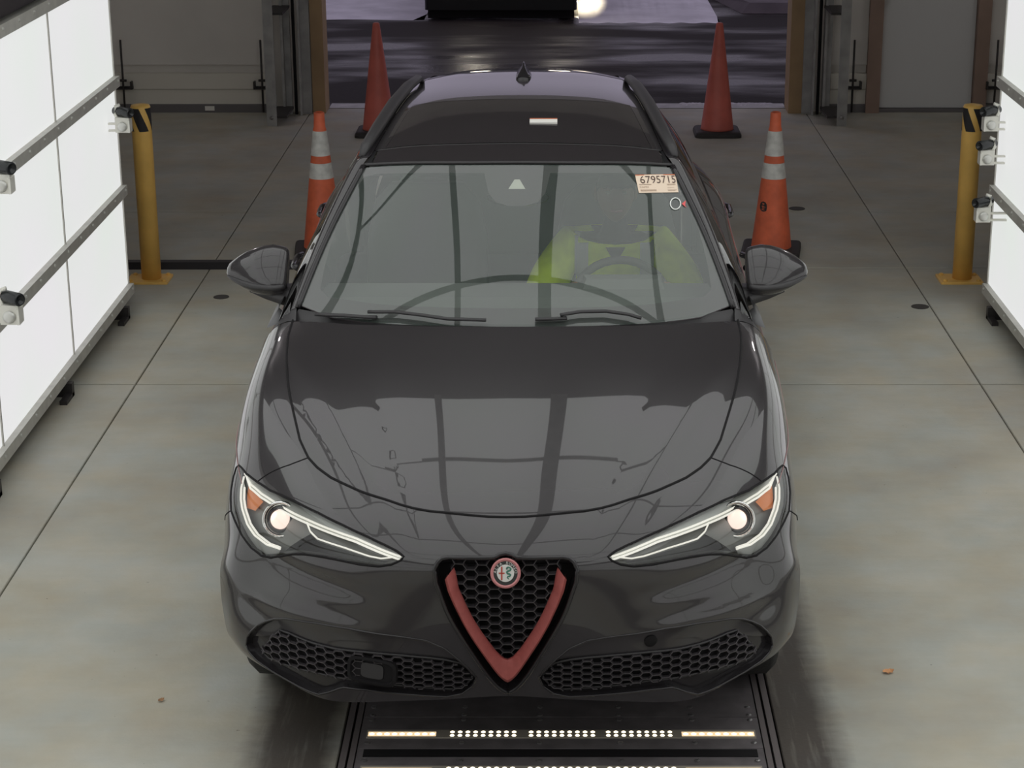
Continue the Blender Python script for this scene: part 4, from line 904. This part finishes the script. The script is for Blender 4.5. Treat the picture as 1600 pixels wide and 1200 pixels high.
for s in (1, -1):
    S = Half(SEC, s)
    q = S.nrm([3.], [3.5])[0]
    fl = 1 if q[0]*s > 0 else -1
    class SS:
        def __init__(z, S, f): z.S = S; z.f = f
        def __call__(z, u, v): return z.S(u, v)
        def nrm(z, u, v): return z.S.nrm(u, v)*z.f
    T = SS(S, fl)
    patch(T, [(0, 0), (0, 1), (8, 1), (8, 0)], 'roof_frame', M['paint'], car, .1)
    # side glass with dark pillars between
    patch(T, [(.12, 1.0), (8, 1.0), (8, 2.0), (.12, 2.0), (0, 2.0), (0, 1.0)], 'side_window', M['dark_glass'], car, .14)
    patch(T, [(2.9, 1.0), (3.25, 1.0), (3.3, 2.0), (2.95, 2.0)], 'door_pillar', M['gloss_black'], car, .1, off=.004)
    patch(T, [(5.6, 1.0), (8, 1.0), (8, 2.0), (6.0, 2.0)], 'rear_pillar', M['paint'], car, .1, off=.003)
    patch(T, [(0, 2), (3.05, 2), (3.05, 6), (0, 6)], 'front_door', M['paint'], car, .12)
    patch(T, [(3.06, 2), (4.9, 2), (4.6, 6), (3.06, 6)], 'rear_door', M['paint'], car, .12)
    patch(T, [(4.91, 2), (8, 2), (8, 6), (4.61, 6)], 'rear_quarter', M['paint'], car, .12)
    seam(T, [(.05, 2.0), (1, 2.0), (2, 2.0), (4, 2.0), (6, 2.0), (7, 2.0)], .006, 'window_trim', M['gloss_black'], car, .002)
    seam(T, [(.02, .55), (.5, .55), (1, .55), (2, .55), (2.6, .5)], .004, 'pillar_trim', M['chrome'], car, .004) if False else None
    seam(T, [(.0, 3.15), (1, 3.12), (2, 3.12), (4, 3.12), (6, 3.12), (6.6, 3.12)], .0013, 'painted_glint', M['pink_glint'], car, .002)  # pink highlight along the shoulder crease, put in as a coloured line
    seam(BODY, [(3.05, 6.35*s), (2.4, 6.55*s), (1.6, 6.75*s), (.8, 6.8*s), (0.02, 6.3*s)], .0013, 'painted_glint', M['pink_glint'], car, .001)
    # corner piece between wing, pillar and mirror
    va = np.linspace(4.0, 7.2, 9); ca_ = np.linspace(0, 3.6, 9)
    MB().loft([list(map(tuple, BODY(np.full(9, -.02), va*s))), list(map(tuple, T(np.full(9, .03), ca_)))], False).build('pillar_base', M['satin_black'], car, True)
    MB().loft([[(s*.835, 1.55, 1.070), (s*.905, 1.60, 1.03), (s*.895, 1.80, 1.055)], [(s*.830, 1.60, 1.085), (s*.865, 1.66, 1.09), (s*.860, 1.80, 1.10)]], False).build('mirror_foot', M['alloy'], car, True)
    # roof rail
    rp = [(s*.602, 2.215, 1.535), (s*.590, 2.27, 1.563), (s*.563, 2.50, 1.592), (s*.528, 2.87, 1.622), (s*.494, 3.25, 1.628), (s*.470, 3.5, 1.618), (s*.458, 3.58, 1.590)]
    MB().tube(rp, [.012, .022, .026, .027, .026, .022, .012], 10, True, .8).build('roof_rail', M['satin_black'], car, True)
    # chrome tip of the pillar below the rail
    patch(ROOF, [(.02, 2.78*s), (.02, 2.98*s), (.98, 2.98*s), (.98, 2.90*s)], 'pillar_tip', M['alloy'], car, .1, off=.004)
    # windscreen edge moulding
    seam(SCREEN, [(.02, 2.985*s), (.5, 2.985*s), (1.2, 2.985*s), (2.0, 2.985*s)], .011, 'screen_moulding', M['gloss_black'], car, .002, .1, 8)
    # door handles
    for y in (2.82, 3.75):
        MB().tube([(s*.935, y-.10, .955), (s*.955, y-.07, .957), (s*.958, y, .96), (s*.955, y+.07, .962), (s*.937, y+.10, .963)], .013, 8).build('door_handle', M['gloss_black'], car, True)
    # mirror: shell, lower trim, stalk, glass
    mr = MB(); c0 = Vector((s*.972, 1.86, 1.172))
    def ring_at(t, sc=1.0, c0=c0):
        # t 0 inner end .. 1 outer tip; egg-shaped sections in the y-z plane
        hz = .094*(1-.80*max(0, (t-.22)/.78)**2.1)*(.88+.12*min(1, t/.2)); hy = .070*(1-.55*max(0, (t-.5)/.5)**2)*(.8+.2*min(1, t/.15))
        x = c0.x+s*(-.118+.232*t); zc = c0.z-.004+.002*t-.006*max(0, (t-.4))
        yc = c0.y+.02*t+.04*max(0, t-.5)
        return [(x, yc+.55*sc*hz*math.sin(a)+sc*hy*(math.cos(a) if math.cos(a) < 0 else .75*math.cos(a)), zc+sc*hz*math.sin(a)*(1 if math.sin(a) > 0 else .80)) for a in [k*math.pi/12 for k in range(24)]]
    mr.loft([ring_at(0, .55), ring_at(0.0, .9), ring_at(.04), ring_at(.12), ring_at(.25), ring_at(.4), ring_at(.55), ring_at(.7), ring_at(.82), ring_at(.92), ring_at(.975), ring_at(1.0, .7)], True, True)
    mo = mr.build('side_mirror', M['paint'], car, True)
    low = MB(); pp = []
    for t_ in np.linspace(.03, .97, 14): r_ = ring_at(t_, 1.02); pp.append(r_[14])
    low.tube(pp, [.012]*10+[.010, .009, .007, .005], 8).build('mirror_trim', M['satin_black'], mo, True)
    MB().tube(pp[6:], .0035, 8).build('mirror_indicator', M['camera_white'], mo, True) if False else None
    hz_in = [(x, y+.012, z) for x, y, z in ring_at(.08, .8)]
    MB().ball((c0.x+s*.0, c0.y+.055, c0.z-.004), .095, .006, .065, 16, 8).build('mirror_glass', M['chrome'], mo, True)
    MB().loft([[(s*.79, 1.68, 1.045), (s*.80, 1.92, 1.045), (s*.785, 1.90, 1.125), (s*.775, 1.70, 1.105)], [(s*.86, 1.78, 1.062), (s*.86, 1.92, 1.062), (s*.86, 1.90, 1.115), (s*.86, 1.79, 1.115)], [(s*.94, 1.82, 1.078), (s*.94, 1.93, 1.078), (s*.94, 1.92, 1.125), (s*.94, 1.83, 1.125)], [(s*1.0, 1.85, 1.096), (s*1.0, 1.92, 1.096), (s*1.0, 1.91, 1.12), (s*1.0, 1.86, 1.12)]], True, True).build('mirror_arm', M['satin_black'], mo, True)
# tail
tl = [Half(SEC, 1)(np.full(7, 8.), np.arange(7.)), Half(SEC, -1)(np.full(7, 8.), np.arange(7.))]
MB().loft([list(map(tuple, tl[0])), list(map(tuple, tl[1]))], False).build('tailgate', M['paint'], car)
MB().loft([list(map(tuple, ROOF(np.full(13, 5.0), np.linspace(3, -3, 13)))), [(x*.3/.42, 4.55, 1.40+.02*(1-abs(x)/.42)) for x in np.linspace(.42, -.42, 13)]], False).build('rear_window', M['dark_glass'], car)
# underbody and wheels
MB().loft([[(-.80, .55, .30), (.80, .55, .30), (.86, 1.0, .24), (.86, 4.5, .28), (-.86, 4.5, .28), (-.86, 1.0, .24)], [(-.78, .62, .60), (.78, .62, .60), (.84, 1.2, .62), (.84, 4.4, .62), (-.84, 4.4, .62), (-.84, 1.2, .62)]], True, True).build('underbody', M['black'], car)
for x in (-.775, .775):
    for y in (.97, 3.78):
        R = Matrix.Translation((x, y, .368)) @ Matrix.Rotation(math.pi/2*(1 if x > 0 else -1), 4, 'Y')
        wh = MB().lathe([(.255, -.11), (.34, -.115), (.366, -.085), (.369, -.03), (.369, .03), (.366, .085), (.34, .112), (.262, .105), (.255, .09)], 36, R, False).build('wheel', M['rubber'], car, True)
        rm = MB().lathe([(.255, -.09), (.25, .06), (.26, .10), (.245, .09), (.23, .05), (.02, .03)], 30, R).build('rim', M['alloy'], wh, True)
        sp = MB()
        for k in range(5):
            a = k*math.tau/5; d = Vector((math.cos(a), math.sin(a), 0)); e = Vector((-math.sin(a), math.cos(a), 0))
            sp.loft([[R @ (d*.05+e*.035+Vector((0, 0, .085))), R @ (d*.05-e*.035+Vector((0, 0, .085))), R @ (d*.05-e*.035+Vector((0, 0, .05))), R @ (d*.05+e*.035+Vector((0, 0, .05)))], [R @ (d*.245+e*.022+Vector((0, 0, .10))), R @ (d*.245-e*.022+Vector((0, 0, .10))), R @ (d*.245-e*.022+Vector((0, 0, .06))), R @ (d*.245+e*.022+Vector((0, 0, .06)))]], True, True)
        sp.build('spokes', M['alloy'], wh)
# ---- cabin
MB().loft([[(-.76, 1.42, 1.05), (.76, 1.42, 1.05), (.76, 1.42, .62), (-.76, 1.42, .62)], [(-.74, 1.75, 1.105), (.74, 1.75, 1.105), (.74, 1.80, .62), (-.74, 1.80, .62)], [(-.72, 1.98, 1.095), (.72, 1.98, 1.095), (.72, 1.98, .70), (-.72, 1.98, .70)]], True, True).build('dashboard', M['interior'], car)
MB().loft([[(.24, 1.85, 1.09), (.56, 1.85, 1.09), (.56, 1.85, 1.0), (.24, 1.85, 1.0)], [(.26, 1.93, 1.125), (.54, 1.93, 1.125), (.56, 1.93, 1.0), (.24, 1.93, 1.0)], [(.25, 2.03, 1.115), (.55, 2.03, 1.115), (.56, 2.03, .98), (.24, 2.03, .98)]], True, True).build('instrument_hood', M['interior'], car)
MB().box(-.82, .82, 1.45, 4.4, .55, .62).build('cabin_floor', M['interior'], car)
def seat(x, y, wd=.26):
    st_ = MB(); st_.rbox(x-wd, x+wd, y-.30, y+.22, .62, .78, .09)
    q = st_.build('seat', M['leather'], car, True)
    R = [[(x+(wd*sc)*math.copysign(abs(math.cos(a))**.6, math.cos(a)), y+.20+.55*(z-.72)*.42+dp*math.copysign(abs(math.sin(a))**.7, math.sin(a)), z) for a in [k*math.pi/10 for k in range(20)]] for z, sc, dp in ((.72, .95, .07), (.85, 1.0, .08), (1.05, .98, .075), (1.2, .85, .06), (1.27, .6, .045))]
    MB().loft(R, True, True).build('seat_back', M['leather'], q, True)
    MB().ball((x, y+.36, 1.37), .13, .05, .085, 16, 10).build('headrest', M['leather'], q, True)
seat(.40, 2.62); seat(-.40, 2.62); seat(0, 3.5, .62)
# steering wheel
SW = Matrix.Translation((.40, 2.235, .930)) @ Matrix.Rotation(math.radians(66), 4, 'X')
pw = [SW @ Vector((.195*math.cos(k*math.tau/36), .185*math.sin(k*math.tau/36), 0)) for k in range(37)]
sw = MB().tube(pw, .0165, 10, False).build('steering_wheel', M['leather'], car, True)
sp = MB(); sp.lathe([(.07, -.03), (.075, 0), (.06, .025), (.02, .03)], 20, SW)
for a in (0, math.pi, -math.pi/2): sp.tube([SW @ Vector((.05*math.cos(a), .05*math.sin(a), .0)), SW @ Vector((.185*math.cos(a), .18*math.sin(a), 0))], [.03, .022], 8, True, .4)
sp.build('wheel_hub', M['interior'], sw, True)
MB().tube([(.40, 2.22, .95), (.40, 1.95, .86)], .03, 10).build('steering_column', M['interior'], sw)
# inside mirror
MB().ball((0, 2.10, 1.40), .12, .02, .035, 18, 8).tube([(0, 2.09, 1.41), (0, 2.05, 1.50)], .012, 8).build('inside_mirror', M['gloss_black'], car, True)
MB().loft([[(-.58, 2.12, 1.49), (.58, 2.12, 1.49), (.58, 2.12, 1.48), (-.58, 2.12, 1.48)], [(-.55, 2.3, 1.525), (.55, 2.3, 1.525), (.55, 2.3, 1.51), (-.55, 2.3, 1.51)], [(-.44, 3.4, 1.57), (.44, 3.4, 1.57), (.44, 3.4, 1.555), (-.44, 3.4, 1.555)], [(-.40, 4.35, 1.47), (.40, 4.35, 1.47), (.40, 4.35, 1.455), (-.40, 4.35, 1.455)]], True, True).build('headliner', M['interior'], car)

# ================================================================ the driver
def skin_mesh(name, pts, edges, radii, m, parent, sub=2, root=0):
    me = bpy.data.meshes.new(name); me.from_pydata(pts, edges, []); o = bpy.data.objects.new(name, me); COL.objects.link(o)
    sk = o.modifiers.new('skin', 'SKIN'); sk.use_smooth_shade = True
    for i, r in enumerate(radii): me.skin_vertices[0].data[i].radius = (r if isinstance(r, tuple) else (r, r))
    me.skin_vertices[0].data[root].use_root = True
    ss = o.modifiers.new('sub', 'SUBSURF'); ss.levels = sub; ss.render_levels = sub
    dg = bpy.context.evaluated_depsgraph_get(); dg.update(); ev = o.evaluated_get(dg); nm = bpy.data.meshes.new_from_object(ev)
    bpy.data.objects.remove(o); bpy.data.meshes.remove(me); nm.name = name; nm.materials.clear(); nm.materials.append(m)
    nm.polygons.foreach_set('use_smooth', [True]*len(nm.polygons))
    q = link(bpy.data.objects.new(name, nm), parent); return q
dr = thing('person', 'driver in a lime hi-vis jacket with grey stripes, both hands on the steering wheel', 'person', (-.153, 5.30, -.025))
SW = Matrix.Translation((0, 0, .025)) @ SW
DX = .385
P = [(DX, 2.66, .80), (DX, 2.64, .95), (DX, 2.60, 1.06), (DX, 2.59, 1.125), (DX, 2.57, 1.20), (DX, 2.55, 1.255)]
E = [(0, 1), (1, 2), (2, 3), (3, 4), (4, 5)]; Rr = [(.165, .12), (.165, .12), (.165, .11), (.085, .075), (.056, .056), (.055, .055)]
for s in (1, -1):
    k = len(P); P += [(DX+s*.17, 2.58, 1.105), (DX+s*.27, 2.50, .985), (DX+s*.285, 2.40, .895), (DX+s*.245, 2.30, .915), (DX+s*.205, 2.245, .945)]; E += [(2, k), (k, k+1), (k+1, k+2), (k+2, k+3), (k+3, k+4)]; Rr += [.085, .078, .068, .052, .038]
for s in (1, -1):
    k = len(P); P += [(DX+s*.10, 2.62, .80), (DX+s*.14, 2.22, .82), (DX+s*.15, 2.08, .66)]; E += [(0, k), (k, k+1), (k+1, k+2)]; Rr += [.10, .08, .06]
skin_mesh('body', P, E, Rr, M['trousers'], dr, 1)
# jacket over the torso and arms
P = [(DX, 2.66, .80), (DX, 2.64, .95), (DX, 2.60, 1.06), (DX, 2.588, 1.12)]; E = [(0, 1), (1, 2), (2, 3)]; Rr = [(.19, .14), (.195, .145), (.19, .135), (.125, .10)]
for s in (1, -1):
    k = len(P); P += [(DX+s*.175, 2.575, 1.105), (DX+s*.28, 2.50, .985), (DX+s*.295, 2.40, .90), (DX+s*.25, 2.31, .915)]; E += [(2, k), (k, k+1), (k+1, k+2), (k+2, k+3)]; Rr += [.105, .098, .088, .066]
jk = skin_mesh('jacket', P, E, Rr, M['vest'], dr, 2); jk['label'] = 'lime yellow hi-vis jacket'
# grey stripes follow the jacket front
from mathutils.bvhtree import BVHTree
jb = BVHTree.FromPolygons([v_.co.copy() for v_ in jk.data.vertices], [tuple(p.vertices) for p in jk.data.polygons])
def stripe(x0, x1, zs_):
    rows = []
    for z in zs_:
        r_ = []
        for x in np.linspace(x0, x1, 5):
            hit = jb.ray_cast(Vector((x, 1.6, z+.35)), Vector((0, 1, -.35)).normalized())[0]
            r_.append((hit+Vector((0, -.004, .003))) if hit else None)
        if all(r_): rows.append(r_)
    if len(rows) > 1: MB().loft(rows, False).build('reflective_stripe', M['grey_tape'], jk, True)
stripe(DX-.165, DX-.11, np.linspace(.80, 1.20, 14)); stripe(DX+.10, DX+.155, np.linspace(.80, 1.20, 14))
# dark shirt in the open collar
rows = []
for z in np.linspace(1.02, 1.20, 9):
    hw = .004+.52*(z-1.02); q = []
    for x in np.linspace(DX-hw, DX+hw, 5):
        hit = jb.ray_cast(Vector((x, 1.6, z+.35)), Vector((0, 1, -.35)).normalized())[0]; q.append((hit+Vector((0, -.004, .003))) if hit else None)
    if all(q): rows.append(q)
if len(rows) > 1: MB().loft(rows, False).build('shirt', M['trousers'], jk, True)
# head
hd = MB(); rings = []
hc = Vector((DX, 2.535, 1.345))
for i in range(17):
    a = -math.pi/2+math.pi*i/16; z = .118*math.sin(a); ca = max(.03, math.cos(a)); q = []
    for k in range(24):
        t_ = k*math.tau/24; x = .076*ca*math.cos(t_); y = .097*ca*math.sin(t_)
        if z < -.03: x *= 1-.22*(-z-.03)/.09; y *= 1-.08*(-z-.03)/.09
        fr_ = max(0, -math.sin(t_))**8
        y -= fr_*(.022*math.exp(-((z+.012)/.02)**2)+.006*math.exp(-((z+.055)/.012)**2)+.008*math.exp(-((z+.1)/.02)**2)-.006*math.exp(-((z-.022)/.012)**2))
        q.append(hc+Vector((x, y, z)))
    rings.append(q)
hd.loft(rings, True, True); head = hd.build('head', M['skin'], dr, True)
for s in (1, -1):
    MB().ball(hc+Vector((s*.031, -.083, .018)), .012, .008, .008, 10, 6).build('eye', M['camera_white'], head, True)
    MB().ball(hc+Vector((s*.077, .008, -.005)), .010, .022, .032, 10, 8).build('ear', M['skin'], head, True)
    MB().tube([hc+Vector((s*.016, -.092, .036)), hc+Vector((s*.034, -.088, .041)), hc+Vector((s*.05, -.072, .036))], .004, 6).build('eyebrow', M['hair'], head)
MB().tube([hc+Vector((-.024, -.084, -.055)), hc+Vector((0, -.095, -.057)), hc+Vector((.024, -.084, -.055))], .0045, 6).build('lips', M['emb_ring'], head, True)
hr = MB(); rings = []
for i in range(9):
    a = math.radians(8+82*i/8); z = .126*math.sin(a); ca = max(.03, math.cos(a)); rings.append([hc+Vector((.083*ca*math.cos(k*math.tau/24), .104*ca*math.sin(k*math.tau/24)+.006, z+(.02 if math.sin(k*math.tau/24) < -.3 else -.015)*(1-i/8))) for k in range(24)])
hr.loft(rings, True, True).build('hair', M['hair'], head, True)
# hands closed on the rim
def hand(s):
    w0 = Vector((DX+s*.205, 2.245, .945)); a = math.radians(10 if s > 0 else 170); rim = SW @ Vector((.195*math.cos(a), .185*math.sin(a), 0))
    P = [w0, w0.lerp(rim, .55)+Vector((0, .0, .012))]; E = [(0, 1)]; R = [.027, (.034, .022)]
    tang = (SW.to_3x3() @ Vector((-math.sin(a), math.cos(a), 0))).normalized()*s; outw = (SW.to_3x3() @ Vector((math.cos(a), math.sin(a), 0))).normalized(); fw = (SW.to_3x3() @ Vector((0, 0, 1))).normalized()
    ob = skin_mesh('hand', [tuple(p) for p in P+[rim+outw*.03+fw*.01]], E+[(1, 2)], R+[(.036, .02)], M['skin'], dr, 2)
    for i, (L, o) in enumerate(((.9, .030), (1.0, .010), (.95, -.010), (.75, -.029))):
        b0 = rim+outw*.034+tang*o+fw*.008; pts = [b0, b0+(-fw*.030-outw*.004)*L, b0+(-fw*.034-outw*.034)*L, b0+(-fw*.012-outw*.054)*L]
        skin_mesh('finger', [tuple(p) for p in pts], [(0, 1), (1, 2), (2, 3)], [.0095, .009, .0085, .007], M['skin'], ob, 1)
    b0 = rim+outw*.02+tang*.03+fw*.018; skin_mesh('thumb', [tuple(b0), tuple(b0+tang*.022+fw*.006-outw*.012), tuple(b0+tang*.030-outw*.034)], [(0, 1), (1, 2)], [.011, .010, .008], M['skin'], ob, 1)
hand(1); hand(-1)
